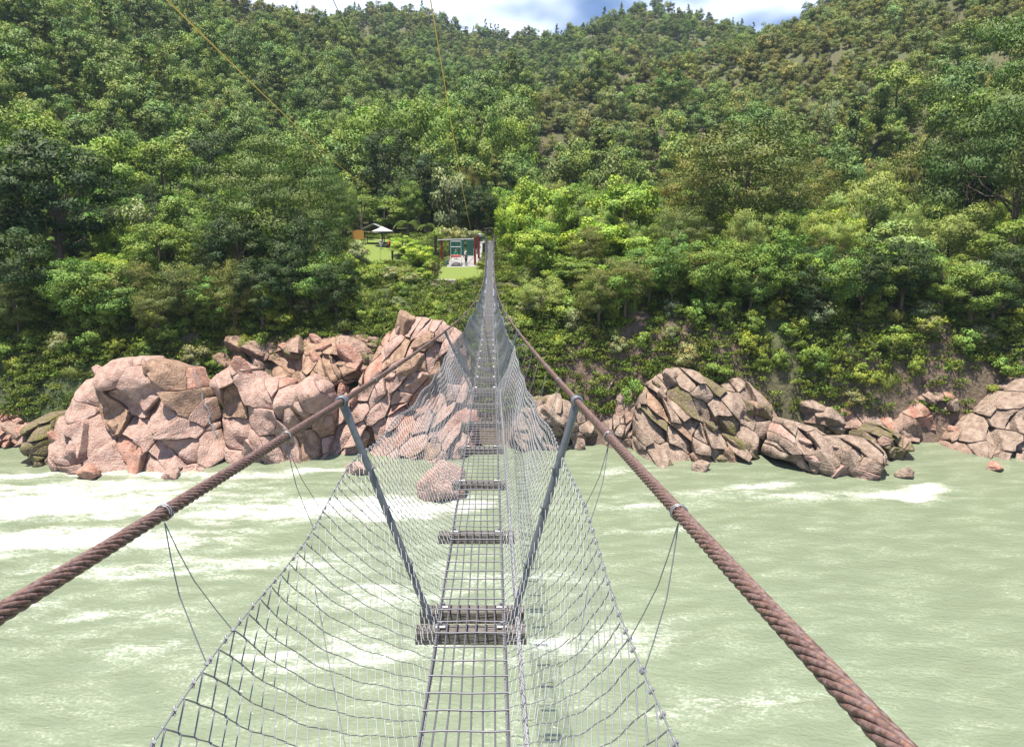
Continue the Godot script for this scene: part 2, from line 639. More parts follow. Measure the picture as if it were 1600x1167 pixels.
func outcrop(label: String, outline_px: Array, d: float, lean: float, round_: float, cell: float, stretch: float, angle: float, mats: Array, spread := 0.4, pile := 0) -> Node3D:
	var outline := PackedVector2Array()
	var lo := Vector2(1e9, 1e9)
	var hi := -lo
	for p in outline_px:
		var w := pix(p[0], p[1], d)
		for k in 4:
			w = pix(p[0], p[1], d + lean * maxf(w.y, 0.0) + round_ * 0.85 * smoothstep(0.3, 1.5, w.y))
		var q := Vector2(w.x, w.y)
		outline.append(q)
		lo = lo.min(q)
		hi = hi.max(q)
	var mid := (lo + hi) * 0.5
	var origin := Vector3(mid.x, 0, -d)
	var root := thing("rock_outcrop", label, "rock", origin)
	var surf := func(q: Vector2) -> Vector3:
		var e := 1e9
		for k in outline.size():
			var s := outline[k]
			var t := outline[(k + 1) % outline.size()]
			if maxf(s.y, t.y) < 0.3:
				continue
			e = minf(e, q.distance_to(Geometry2D.get_closest_point_to_segment(q, s, t)))
		if not Geometry2D.is_point_in_polygon(q, outline):
			e = 0.0
		e = clampf(e / round_, 0.0, 1.0)
		var back := round_ * (1.0 - sqrt(maxf(0.0, 1.0 - (1.0 - e) * (1.0 - e))))
		var big := 2.2 * noise_b.get_noise_2d(q.x * 9.0, q.y * 9.0)
		return Vector3(q.x, q.y, -d - lean * q.y - back * 1.1 + big)
	# seeds in a sheared space so that the joints run along two main directions
	var rot := Transform2D(angle, Vector2.ZERO)
	var to := Transform2D(0.0, Vector2(1.0, stretch), 0.0, Vector2.ZERO) * rot.affine_inverse()
	var from := to.affine_inverse()
	var seeds := []
	var tlo := Vector2(1e9, 1e9)
	var thi := -tlo
	for k in [lo, hi, Vector2(lo.x, hi.y), Vector2(hi.x, lo.y)]:
		tlo = tlo.min(to * k)
		thi = thi.max(to * k)
	var y := tlo.y - cell
	while y < thi.y + cell:
		var x := tlo.x - cell
		while x < thi.x + cell:
			var keep := rng.randf() * 0.6 + 0.7 * (0.5 + noise_b.get_noise_2d(x * 22.0, y * 22.0 + 9.0))
			if keep > 0.34:
				seeds.append(Vector2(x + rng.randf_range(-0.5, 0.5) * cell, y + rng.randf_range(-0.48, 0.48) * cell))
			if keep > 0.74:
				seeds.append(Vector2(x + rng.randf_range(-0.5, 0.5) * cell, y + rng.randf_range(-0.5, 0.5) * cell))
			x += cell
		y += cell
	for s in seeds:
		var poly := PackedVector2Array([s + Vector2(-3, -3) * cell, s + Vector2(3, -3) * cell, s + Vector2(3, 3) * cell, s + Vector2(-3, 3) * cell])
		for t in seeds:
			if t == s or t.distance_to(s) > cell * 4.5:
				continue
			var nn: Vector2 = (t - s).normalized()
			var at: float = nn.dot((s + t) * 0.5) - 0.022
			var outp := PackedVector2Array()
			for k in poly.size():
				var p := poly[k]
				var q := poly[(k + 1) % poly.size()]
				var dp := nn.dot(p) - at
				var dq := nn.dot(q) - at
				if dp <= 0.0:
					outp.append(p)
				if (dp < 0.0 and dq > 0.0) or (dp > 0.0 and dq < 0.0):
					outp.append(p.lerp(q, dp / (dp - dq)))
			poly = outp
			if poly.size() < 3:
				break
		if poly.size() < 3:
			continue
		var real := PackedVector2Array()
		for p in poly:
			real.append(from * p)
		for piece in Geometry2D.intersect_polygons(real, outline):
			var area := 0.0
			for k in piece.size():
				area += piece[k].cross(piece[(k + 1) % piece.size()])
			if absf(area) < 0.10:
				continue
			if Geometry2D.is_polygon_clockwise(piece):
				piece.reverse()
			var c: Vector2 = piece[0]
			var off := rng.randf_range(-0.7, 0.6) * spread + 0.5 * noise_b.get_noise_2d(c.x * 14.0, c.y * 14.0)
			var tilt := Vector2(rng.randf_range(-0.55, 0.5), rng.randf_range(-0.5, 0.25))
			var pick: Material = mats[0] if rng.randf() < 0.6 else mats[rng.randi() % mats.size()]
			block(piece, surf, off, tilt, 2.6, pick, root, origin)
	# loose and half-buried angular stones over the joints
	var placed := 0
	while placed < pile:
		var q := Vector2(rng.randf_range(lo.x, hi.x), rng.randf_range(lo.y, hi.y))
		if not Geometry2D.is_point_in_polygon(q, outline):
			continue
		placed += 1
		var sz := rng.randf_range(0.4, 1.0) * rng.randf_range(0.8, 1.7)
		var pick: Material = mats[rng.randi() % mats.size()]
		var o := put(loose_stone(rng.randi() % 6, pick), "stone", root, (surf.call(q) as Vector3) + Vector3(0, 0, -0.25 * sz) - origin)
		o.basis = Basis(Vector3.BACK, angle + rng.randf_range(-0.5, 0.5)) * Basis(rv(), rng.randf_range(-0.5, 0.5)) * Basis.from_scale(Vector3(1.5, 0.8, 1.0) * sz)
	return root


var stone_cache := {}


func loose_stone(v: int, m: Material) -> ArrayMesh:
	var key := "%d %s" % [v, m.resource_name]
	if not stone_cache.has(key):
		stone_cache[key] = boulder_mesh(200 + v * 7, 1.0, 0.9, 0.9, m, 15)
	return stone_cache[key]


func boulder_mesh(seed_: int, rx: float, ry: float, rz: float, mat_: Material, planes := 13) -> ArrayMesh:
	var r := RandomNumberGenerator.new()
	r.seed = seed_
	var pl := []
	for k in planes:
		var nn := Vector3(r.randf_range(-1, 1), r.randf_range(-0.8, 1), r.randf_range(-1, 1)).normalized()
		pl.append([nn, r.randf_range(0.52, 0.84)])
	for nn in [Vector3.UP, Vector3.LEFT, Vector3.RIGHT, Vector3.BACK, Vector3.FORWARD, Vector3(0.6, 0.8, 0), Vector3(-0.6, 0.8, 0), Vector3(0, 0.8, 0.6)]:
		pl.append([(nn + Vector3(r.randf_range(-0.3, 0.3), 0, r.randf_range(-0.3, 0.3))).normalized(), r.randf_range(0.72, 0.9)])
	var a := Acc.new()
	var rows := 26
	var cols := 44
	for j in rows + 1:
		for i in cols:
			var th := PI * j / rows
			var ph := TAU * i / cols
			var dir := Vector3(sin(th) * cos(ph), cos(th), sin(th) * sin(ph))
			var t := 1.1
			for p in pl:
				var q: float = dir.dot(p[0])
				if q > 0.05:
					t = minf(t, p[1] / q)
			var w := dir * t
			var n := noise_c.get_noise_3d(w.x * 30 + seed_, w.y * 30, w.z * 30) * 0.10 + noise_c.get_noise_3d(w.x * 85 + seed_, w.y * 85, w.z * 85) * 0.05
			w *= 1.0 + n
			a.v.append(Vector3(w.x * rx, w.y * ry, w.z * rz))
	for j in rows:
		for i in cols:
			var p := j * cols + i
			var q := j * cols + (i + 1) % cols
			a.tri(p, p + cols, q)
			a.tri(q, p + cols, q + cols)
	a.smooth_normals()
	var mid := (rows / 2) * cols
	if a.n[mid].dot(a.v[mid]) < 0.0:
		for k in a.n.size():
			a.n[k] = -a.n[k]
		for k in range(0, a.i.size(), 3):
			var t := a.i[k]
			a.i[k] = a.i[k + 1]
			a.i[k + 1] = t
	return a.commit(mat_)


func build_rocks() -> void:
	rock_materials()
	var pk: Material = M.rock_pink
	var ru: Material = M.rock_rust
	var gr: Material = M.rock_grey
	var mo: Material = M.rock_mossy
	var dk: Material = M.rock_dark
	var bw: Material = M.rock_brown
	outcrop("big rounded pink rock outcrop, jointed into blocks, left of the thin waterfall", [[84, 760], [92, 690], [98, 640], [118, 598], [150, 585], [178, 562], [215, 556], [258, 562], [288, 580], [303, 608], [312, 650], [327, 690], [337, 712], [336, 728], [300, 745], [240, 748], [180, 756], [130, 762]], 54.0, 0.32, 2.0, 3.0, 1.7, -0.72, [pk, bw, pk, ru], 0.8, 6)
	outcrop("dark mossy rock standing in the water at the left outcrop's foot", [[42, 730], [40, 690], [52, 660], [72, 645], [92, 650], [98, 690], [90, 735]], 55.5, 0.25, 1.6, 1.7, 1.3, 0.5, [mo, dk, mo])
	outcrop("tall pale pink rock face right of the thin waterfall", [[356, 738], [346, 690], [334, 640], [322, 600], [342, 580], [366, 566], [388, 575], [402, 592], [440, 590], [462, 600], [490, 582], [516, 600], [520, 660], [500, 735], [470, 742], [420, 728]], 55.5, 0.30, 1.7, 3.1, 1.8, -1.05, [pk, pk, ru, bw], 0.75, 6)
	outcrop("long pink rock slope running up behind the bridge netting", [[500, 740], [505, 680], [520, 620], [560, 600], [580, 560], [600, 520], [622, 505], [650, 494], [690, 500], [720, 520], [735, 560], [742, 640], [745, 700], [720, 728], [660, 738], [600, 742]], 57.0, 0.62, 2.2, 2.3, 2.0, 0.95, [pk, ru, bw, pk], 0.8, 20)
	outcrop("low pink rubble bank at the far left water's edge", [[-120, 700], [-110, 600], [-40, 590], [10, 600], [50, 640], [62, 690], [40, 702]], 60.0, 0.4, 2.2, 1.2, 1.5, 0.3, [ru, dk, ru], 0.6, 12)
	outcrop("broad grey rock outcrop with moss, right of the bridge", [[1000, 722], [992, 660], [1002, 620], [1018, 600], [1040, 584], [1062, 572], [1090, 580], [1125, 604], [1160, 592], [1195, 612], [1222, 655], [1225, 700], [1200, 722], [1140, 740], [1080, 726], [1040, 730]], 56.5, 0.42, 2.0, 2.1, 1.7, -0.75, [gr, mo, gr, bw], 0.8, 16)
	outcrop("small grey rocks beside the cable just right of the bridge", [[788, 712], [800, 660], [830, 628], [870, 610], [905, 640], [930, 660], [940, 690], [920, 705], [880, 712], [830, 716]], 58.5, 0.5, 1.8, 1.7, 1.6, -0.6, [gr, mo, gr], 0.8, 12)
	outcrop("narrow grey rock wall in shade between the two right outcrops", [[930, 700], [930, 620], [950, 590], [985, 590], [1005, 640], [1005, 712], [960, 712]], 60.0, 0.35, 1.6, 1.5, 2.0, 1.2, [gr, dk, gr], 0.8, 8)
	outcrop("blocky pinkish grey rock jutting into the river on the right", [[1222, 728], [1220, 680], [1232, 662], [1270, 668], [1310, 685], [1352, 680], [1378, 700], [1384, 735], [1372, 758], [1330, 760], [1290, 750], [1255, 738]], 52.5, 0.4, 1.8, 1.9, 1.6, -0.7, [gr, pk, gr], 0.8, 10)
	outcrop("mossy rock behind the jutting blocks on the right", [[1360, 722], [1350, 680], [1380, 665], [1412, 680], [1440, 708], [1430, 724], [1400, 728]], 56.0, 0.3, 1.4, 1.2, 1.3, 0.4, [mo, dk, mo], 0.4)
	outcrop("shadowed reddish rock bank at the back of the right bend", [[1230, 680], [1250, 600], [1300, 625], [1380, 640], [1420, 600], [1470, 590], [1520, 640], [1530, 700], [1470, 712], [1420, 700], [1330, 690]], 60.5, 0.6, 2.0, 1.8, 1.7, -0.3, [dk, ru, gr], 0.8, 26)
	outcrop("slanting grey rock slab at the far right edge", [[1500, 724], [1520, 690], [1548, 640], [1590, 595], [1640, 580], [1720, 600], [1740, 700], [1700, 735], [1600, 738], [1550, 728]], 57.0, 0.5, 2.2, 2.4, 2.4, 0.75, [gr, gr, dk], 0.6, 5)
	outcrop("rough dark rock bank above the pink face, below the bushes", [[350, 590], [360, 545], [420, 520], [500, 520], [560, 520], [600, 530], [590, 580], [520, 610], [450, 610], [400, 600]], 58.2, 0.75, 1.6, 1.7, 1.6, -0.4, [bw, ru, mo, dk], 0.8, 24)
	for b in [
		["boulder", "pink boulder in the river seen through the netting left of the walkway", 686, 780, 2.1, 2.2, 1.6, pk, 44],
		["boulder", "small dark boulder in the white water right of the jutting rock", 1419, 748, 0.85, 0.75, 0.7, gr, 47],
		["boulder", "low rock at the water's edge under the grey outcrop", 1245, 720, 1.0, 0.8, 0.8, gr, 52],
		["boulder", "flat pink rock lying at the foot of the big left outcrop", 130, 748, 1.7, 0.9, 1.0, ru, 58],
		["boulder", "small rounded pink rock at the outcrop's foot by the waterfall", 262, 748, 1.0, 0.7, 0.8, pk, 63],
		["boulder", "pink rock in the water below the long slope", 560, 742, 1.5, 0.8, 1.0, pk, 66],
		["boulder", "small grey rock at the waterline just right of the bridge", 905, 702, 0.9, 0.8, 0.8, gr, 69],
		["boulder", "flat grey rock at the far right waterline", 1560, 735, 1.2, 0.5, 0.8, ru, 71],
		["boulder", "small pale rock at the foot of the grey outcrop", 1095, 736, 1.0, 0.6, 0.8, gr, 75],
	]:
		var at := on_water(b[2], b[3])
		var o := put(boulder_mesh(b[8], b[4], b[5], b[6], b[7]), b[0], null, at + Vector3(0, b[5] * 0.35, -b[6] * 0.5))
		o.rotation.y = rng.randf() * TAU
		tag(o, b[1], "rock")
	# thin waterfall between the two left outcrops
	var wf := Acc.new()
	var pts := PackedVector3Array()
	for p in [[303, 580], [309, 592], [314, 605], [317, 622], [325, 640], [327, 655], [335, 672], [339, 690], [349, 708], [351, 726]]:
		var w := pix(p[0], p[1], 56.0)
		for k in 4:
			w = pix(p[0], p[1], 56.9 + 0.32 * maxf(w.y, 0.0))
		pts.append(w)
	for k in 4:
		var q := PackedVector3Array()
		for j in range(0, pts.size() * 3 - 2):
			var f := j / 3.0
			var p0 := pts[int(f)].lerp(pts[mini(int(f) + 1, pts.size() - 1)], f - int(f))
			q.append(p0 + Vector3(noise_c.get_noise_2d(j * 20.0, k * 50.0) * 0.34, 0, noise_c.get_noise_2d(j * 20.0, k * 50.0 + 20.0) * 0.25 + 0.1))
		tube(wf, q, 0.010, 0.024, 5)
	mat("falling_water", 0.30, 0.315, 0.33, 0.25)
	var wo := put(wf.commit(M.falling_water), "waterfall")
	tag(wo, "thin white waterfall trickling down the crack between the pink outcrops", "waterfall")


# ------------------------------------------------------------------ the bridge
const GAUGE := [[-6, 0.80], [4, 0.78], [13, 0.775], [22, 0.71], [31, 0.62], [40, 0.51], [47, 0.44], [60, 0.43], [75, 0.50], [97, 0.66]]
const RAIL := [[-6, 1.76], [0, 1.54], [4, 1.40], [13, 1.11], [22, 0.84], [31, 0.62], [40, 0.50], [47, 0.46], [60, 0.52], [75, 0.68], [97, 1.00]]
const HALF := 0.205
const FIRST_POST := 4.06
const BAY := 9.0


func curve(t: Array, s: float) -> float:
	return (table(t, s - 2.5) + table(t, s - 1.0) + table(t, s + 1.0) + table(t, s + 2.5)) * 0.25


func deck(s: float) -> Vector3:
	return Vector3(-0.137 - 0.030 * s, EYE.y - 2.11 - 0.0826 * s + 0.00092 * s * s, -s)


func rail(side: float, s: float) -> Vector3:
	return deck(s) + Vector3(side * curve(GAUGE, s) * (1.0 if side < 0.0 else 0.84), curve(RAIL, s), 0)


func foot(side: float, s: float) -> Vector3:
	return deck(s) + Vector3(side * (HALF + 0.045), -0.10, 0)


func net_edge(side: float, s: float) -> Vector3:
	var r := rail(side, s)
	var f := foot(side, s)
	var t := fposmod(s - FIRST_POST, BAY) / BAY
	var h := r.y - f.y
	var drop := (0.30 + 0.11 * sin(PI * t)) / 1.5 + 0.012 * sin(s * 3.3 + side)
	var p := r.lerp(f, drop)
	p.y -= 0.02 * h
	return p


func net_point(side: float, s: float, r: float) -> Vector3:
	var a := net_edge(side, s)
	var b := deck(s) + Vector3(side * (HALF + 0.012), -0.005, 0)
	var p := a.lerp(b, r)
	var belly := sin(PI * r)
	var t := fposmod(s - FIRST_POST, BAY) / BAY
	var loose := sin(PI * t)
	p.x += side * belly * (0.015 + 0.055 * loose + 0.02 * sin(s * 1.9 + side * 2.0))
	p.y -= belly * (0.03 + 0.05 * loose)
	return p


func rope(a: Acc, path: Callable, s0: float, s1: float, radius: float, strands: int, lay: float, step: float, sides: int, col: Color) -> void:
	var rs := radius * (0.40 if strands < 8 else 0.31)
	var rc := radius - rs
	var k0 := int((s1 - s0) / step)
	for j in strands:
		var pts := PackedVector3Array()
		for k in k0 + 1:
			var s := s0 + (s1 - s0) * k / k0
			var c: Vector3 = path.call(s)
			var t: Vector3 = ((path.call(s + 0.05) as Vector3) - c).normalized()
			var u := t.cross(Vector3.UP).normalized()
			var w := u.cross(t)
			var an := TAU * (float(j) / strands + s / lay)
			pts.append(c + (u * cos(an) + w * sin(an)) * rc)
		tube(a, pts, rs, rs, sides, col)


func build_bridge() -> void:
	var galv := mat("galvanised", 0.115, 0.115, 0.14, 0.5, false, 0.4)
	var galv_wire := mat("galvanised_wire", 0.20, 0.21, 0.24, 0.45, false, 0.4)
	var post_m := mat("post_steel", 0.135, 0.148, 0.172, 0.48, false, 0.35)
	post_m.albedo_texture = noise_texture(0.03, 256, 71, [[0, 0.65, 0.66, 0.66], [0.5, 0.95, 0.96, 1.0], [1, 1.1, 1.1, 1.1]])
	triplanar(post_m, 2.0)
	var rust := mat("rusty_rope", 1, 1, 1, 0.62, false, 0.15)
	rust.albedo_texture = noise_texture(0.02, 512, 72, [[0, 0.045, 0.020, 0.014], [0.35, 0.088, 0.044, 0.036], [0.5, 0.125, 0.080, 0.074], [0.7, 0.155, 0.115, 0.115], [0.85, 0.19, 0.080, 0.042], [1, 0.26, 0.09, 0.04]], 5)
	rust.heightmap_enabled = true
	rust.heightmap_texture = noise_texture(0.05, 256, 73, [])
	rust.heightmap_scale = 0.25
	triplanar(rust, 5.0)
	var grey_rope := mat("grey_rope", 0.25, 0.25, 0.27, 0.5, false, 0.4)
	var timber := mat("timber", 1, 1, 1, 0.9)
	timber.albedo_texture = noise_texture(0.02, 256, 74, [[0, 0.035, 0.031, 0.028], [0.5, 0.095, 0.086, 0.080], [1, 0.175, 0.165, 0.158]])
	timber.heightmap_enabled = true
	timber.heightmap_texture = noise_texture(0.03, 256, 75, [])
	timber.heightmap_scale = 0.6
	timber.uv1_triplanar = true
	timber.uv1_world_triplanar = true
	timber.uv1_scale = Vector3(1.2, 9.0, 9.0)
	var band := mat("band", 0.22, 0.225, 0.24, 0.42, false, 0.5)
	var end_s := 97.0
	var start_s := FIRST_POST - BAY
	var br := thing("suspension_footbridge", "narrow wire mesh suspension footbridge on rusty cables across the river", "bridge", deck(0.0))
	var o0 := deck(0.0)
	# main cables
	for side in [-1.0, 1.0]:
		var a := Acc.new()
		var path := func(s: float) -> Vector3: return rail(side, s) - o0
		rope(a, path, start_s, 14.0, 0.0205, 8, 0.28 * side, 0.016, 6, Color.WHITE)
		rope(a, path, 14.0, 40.0, 0.0205, 8, 0.28 * side, 0.034, 4, Color.WHITE)
		var pts := PackedVector3Array()
		for k in 58:
			pts.append(rail(side, 40.0 + k) - o0)
		tube(a, pts, 0.0205, 0.0205, 7)
		put(a.commit(rust), "main_cable", br)
	# walkway cables under the edges of the grating, and a free one on the right
	for e in [[-HALF, -0.016, 0.013], [HALF, -0.016, 0.013], [HALF + 0.085, -0.02, 0.016]]:
		var a := Acc.new()
		var path := func(s: float) -> Vector3: return deck(s) + Vector3(e[0], e[1] - 0.004, 0) - o0
		rope(a, path, start_s, 16.0, e[2], 5, 0.16, 0.025, 4, Color.WHITE)
		var pts := PackedVector3Array()
		for k in 82:
			pts.append(deck(16.0 + k) + Vector3(e[0], e[1], 0) - o0)
		tube(a, pts, e[2], e[2], 6)
		put(a.commit(grey_rope), "walkway_cable", br)
	# cross beams and grating panels
	var n := 0
	var s := FIRST_POST - 6.0
	while s < end_s - 0.5:
		var at_post := absf(fposmod(s - FIRST_POST + 1.0, BAY) - 1.0) < 0.3
		for b in ([-0.13, 0.13] if at_post else [0.0]):
			var a := Acc.new()
			var c := deck(s + b) - o0
			var half := 0.345 if at_post else 0.315 + 0.02 * sin(s * 7.0)
			var tilt := Basis(Vector3.RIGHT, -0.07)
			box(a, Transform3D(tilt, c + Vector3(0.0, -0.078, 0)), Vector3(half * 2.0, 0.085, 0.105), Color.WHITE, 0.008)
			var beam := put(a.commit(timber), "cross_beam", br)
			if s < 32.0:
				for x in [-HALF, HALF]:
					var p := Acc.new()
					box(p, Transform3D(tilt, c + Vector3(x * 0.93, -0.022, 0.0)), Vector3(0.06, 0.02, 0.045), Color.WHITE, 0.006)
					line(p, c + Vector3(x * 0.93, -0.03, 0), c + Vector3(x * 0.93, 0.006, 0), 0.010, 6)
					put(p.commit(band), "clamp_plate", beam)
		# grating of this bay: lengthwise bars and cross bars
		var g := Acc.new()
		var near := s < 20.0
		for k in 8:
			var x := lerpf(-HALF, HALF, k / 7.0)
			var pts := PackedVector3Array()
			for j in 4:
				var q := s + 1.5 * j / 3.0
				pts.append(deck(q) + Vector3(x + 0.004 * sin(q * 4.0 + k), 0.002, 0) - o0)
			tube(g, pts, 0.0050, 0.0050, 5 if near else 3)
		for j in 10:
			var q := s + 0.15 * j + 0.03
			var c := deck(q) - o0
			var dy := 0.003 * sin(q * 17.0)
			var pts := PackedVector3Array()
			for k in 5:
				pts.append(c + Vector3(lerpf(-HALF - 0.01, HALF + 0.01, k / 4.0), 0.009 + dy, 0.004 * sin(k * 2.0 + q * 5.0)))
			tube(g, pts, 0.0050, 0.0050, 5 if near else 3)
		put(g.commit(galv), "walkway_grating", br)
		s += 1.5
		n += 1
	# posts, with the saddle that holds the cable
	for k in range(-1, 11):
		var sp := FIRST_POST + BAY * k
		if sp > end_s - 1.5:
			continue
		for side in [-1.0, 1.0]:
			var top := rail(side, sp)
			var bot := foot(side, sp)
			var dir := (top - bot).normalized()
			var a := Acc.new()
			var r := 0.023
			tube(a, PackedVector3Array([bot - dir * 0.10 - o0, bot.lerp(top, 0.5) - o0, top - dir * 0.10 - o0]), r, r, 10, Color.WHITE, true)
			tube(a, PackedVector3Array([top - dir * 0.16 - o0, top - dir * 0.115 - o0, top - dir * 0.03 - o0]), r * 1.0, r * 1.25, 10, Color.WHITE, true)
			var post := put(a.commit(post_m), "hanger_post", br)
			var sd := Acc.new()
			var ax := (rail(side, sp + 0.1) - top).normalized()
			for w in [-0.025, 0.0, 0.025]:
				var ring := PackedVector3Array()
				for j in 13:
					var an := TAU * j / 12.0
					var u := ax.cross(Vector3.UP).normalized()
					ring.append(top + ax * w + (u * cos(an) + u.cross(ax) * sin(an)) * 0.027 - o0)
				tube(sd, ring, 0.011, 0.011, 5)
			put(sd.commit(post_m), "cable_saddle", post)
			if k <= 3:
				for f in [0.55, 0.72, 0.30]:
					var bt := Acc.new()
					var p := bot.lerp(top, f) - o0
					line(bt, p + Vector3(-side * 0.034, 0, 0.010), p + Vector3(-side * 0.020, 0, 0.036), 0.009, 6)
					put(bt.commit(post_m), "bolt", post)
			if k >= 1 and k <= 4 and side > 0.0:
				var ob := Acc.new()
				var p := net_edge(side, sp) - o0
				line(ob, p, p + Vector3(0.16 + 0.05 * k, 0.0, 0.0), 0.012, 6)
				put(ob.commit(galv), "spreader_bar", br)
	# edge wire, netting
	for side in [-1.0, 1.0]:
		var ew := Acc.new()
		var pts := PackedVector3Array()
		var q := -3.0
		while q < end_s:
			pts.append(net_edge(side, q) - o0)
			q += 0.3
		tube(ew, pts, 0.0028, 0.0028, 4)
		put(ew.commit(galv_wire), "net_edge_wire", br)
		for k in range(-1, 11):
			var from := maxf(FIRST_POST + BAY * k, -2.4)
			var to := minf(FIRST_POST + BAY * (k + 1), end_s)
			var near := k <= 0
			var pitch := 0.056 if k < 1 else (0.062 if k < 4 else 0.085)
			var wire := 0.0024 if k < 1 else (0.0034 if k < 4 else 0.0060)
			var a := Acc.new()
			var strands := int((to - from) / pitch)
			for i in strands:
				var sc := from + (i + 0.5) * pitch
				var h := net_edge(side, sc).distance_to(deck(sc) + Vector3(side * HALF, 0, 0))
				var rows := maxi(3, int(roundf(h / (pitch * 0.98))))
				var row_pts := PackedVector3Array()
				for j in rows + 1:
					var r := float(j) / rows
					var way := 1.0 if (j + (0 if i % 2 == 0 else 1)) % 2 == 0 else -1.0
					var wob := 0.006 * sin(i * 12.9 + j * 7.3)
					if near:
						for e in [-0.045, 0.0, 0.045]:
							var rr := clampf(r + e / rows * 1.6, 0.0, 1.0)
							var out := net_point(side, sc + way * pitch * (0.53 - absf(e) * 0.9) + wob, rr)
							row_pts.append(out + Vector3(side * 0.0035 * (1.0 if e < 0.0 else -1.0) * (0.0 if e == 0.0 else 1.0), 0, 0) - o0)
					else:
						row_pts.append(net_point(side, sc + way * pitch * 0.52 + wob, r) - o0)
				tube(a, row_pts, wire, wire, 4 if near else 3)
			put(a.commit(galv_wire), "side_netting", br)
			if near:
				# stray tie wires across the netting
				for f in [0.35, 0.75]:
					var tw := Acc.new()
					var s2 := lerpf(from, to, f)
					tube(tw, PackedVector3Array([net_point(side, s2 - 0.5, 0.95) - o0, net_point(side, s2, 0.5) - o0, net_point(side, s2 + 0.2, 0.15) - o0]), 0.0016, 0.0016, 4)
					put(tw.commit(galv_wire), "tie_wire", br)
	# hangers: a band round the cable and a thin wire loop down to the net's edge
	var step := BAY / 8.0
	for side in [-1.0, 1.0]:
		for k in range(-3, 75):
			var sp := FIRST_POST + step * k
			if posmod(k, 8) == 0 or sp > end_s - 2.0:
				continue
			var c := rail(side, sp)
			var ax := (rail(side, sp + 0.1) - c).normalized()
			var u := ax.cross(Vector3.UP).normalized()
			var w := u.cross(ax)
			var b := Acc.new()
			var ring := PackedVector3Array()
			var turns := 2 if sp < 10.0 else 1
			for j in 12 * turns + 1:
				var an := TAU * j / 12.0
				ring.append(c + ax * (0.012 * (j / 12.0 - turns * 0.5)) + (u * cos(an) + w * sin(an)) * 0.0225 - o0)
			tube(b, ring, 0.0028, 0.0028, 5)
			var cb := put(b.commit(band), "cable_band", br)
			var low := c - Vector3(0, 0.03, 0) - o0
			var a := Acc.new()
			var p1 := net_edge(side, sp + 0.10) - o0
			var p2 := net_edge(side, sp - 0.09) - o0
			for p in [p1, p2]:
				var mid: Vector3 = low.lerp(p, 0.5) + Vector3(side * 0.012, 0, 0.012)
				tube(a, PackedVector3Array([low, low.lerp(mid, 0.5) + Vector3(0, 0, 0.004), mid, mid.lerp(p, 0.55) + Vector3(0, -0.004, 0), p]), 0.0019, 0.0019, 4)
				var knot: Vector3 = p
				line(a, knot + Vector3(-0.004, -0.006, -0.006), knot + Vector3(0.004, 0.008, 0.006), 0.006, 5)
			put(a.commit(galv_wire), "hanger_wire", cb)
	# knots of the netting's top row on the edge wire, near the eye
	for side in [-1.0, 1.0]:
		var a := Acc.new()
		var q := 0.4
		while q < 9.0:
			var p := net_edge(side, q) - o0
			line(a, p + Vector3(-0.006, -0.010, 0), p + Vector3(0.005, 0.007, 0.004), 0.0052, 5)
			line(a, p + Vector3(0.004, -0.008, 0.008), p + Vector3(-0.004, 0.006, -0.008), 0.0036, 5)
			q += 0.112
		var kn := put(a.commit(grey_rope), "edge_knots", br)
		kn.set_meta("kind", "stuff")
	# the far landing: end frame, stub posts and a timber platform
	var ef := Acc.new()
	for side in [-1.0, 1.0]:
		var b := deck(end_s) + Vector3(side * 0.62, -0.3, 0) - o0
		line(ef, b, b + Vector3(0, 2.0 if side < 0.0 else 1.5, 0), 0.06, 8)
	line(ef, deck(end_s) + Vector3(-0.6, -0.12, 0) - o0, deck(end_s) + Vector3(0.6, -0.12, 0) - o0, 0.07, 8)
	put(ef.commit(post_m), "end_frame", br)
	var pf := Acc.new()
	for k in 12:
		box(pf, Transform3D(Basis(), deck(end_s) + Vector3(0, -0.06, -0.2 - k * 0.21) - o0), Vector3(1.5, 0.06, 0.19), Color.WHITE, 0.006)
	var pp := put(pf.commit(timber), "landing_platform", br)
	pp.set_meta("kind", "stuff")
	for x in [-0.6, 0.6]:
		var lg := Acc.new()
		var c := deck(end_s) + Vector3(x, -0.09, -1.2)
		line(lg, c - o0, Vector3(c.x, height(c.x, c.z) - 0.3, c.z) - o0, 0.10, 8)
		put(lg.commit(timber), "platform_leg", br)
	# wires overhead
	var yellow := mat("yellow_rope", 0.62, 0.42, 0.10, 0.6)
	var black := mat("black_wire", 0.02, 0.02, 0.022, 0.5)
	for w in [
		["zip_line", "yellow zip line rope descending from the top left to the trees", 215, -45, 13.0, 585, 296, 122.0, 0.016, yellow, 2.0],
		["zip_line", "yellow rope descending to the clearing beside the bridge's far end", 665, -45, 14.0, 737, 364, 104.0, 0.013, yellow, 1.5],
		["overhead_wire", "thin black wire crossing the sky gap left of the yellow rope", 500, -45, 15.0, 668, 302, 128.0, 0.010, black, 2.0],
	]:
		var p := pix(w[2], w[3], w[4])
		var q := pix(w[5], w[6], w[7])
		var pts := PackedVector3Array()
		for k in 41:
			var t := k / 40.0
			pts.append(p.lerp(q, t) - Vector3(0, w[10] * 4.0 * t * (1.0 - t) * 0.35, 0) - p)
		var a := Acc.new()
		tube(a, pts, w[8], w[8] * 1.6, 6)
		var o := put(a.commit(w[9]), w[0], null, p)
		tag(o, w[1], "rope" if w[9] == yellow else "wire")


# ------------------------------------------------------------------ vegetation
var kinds := {}


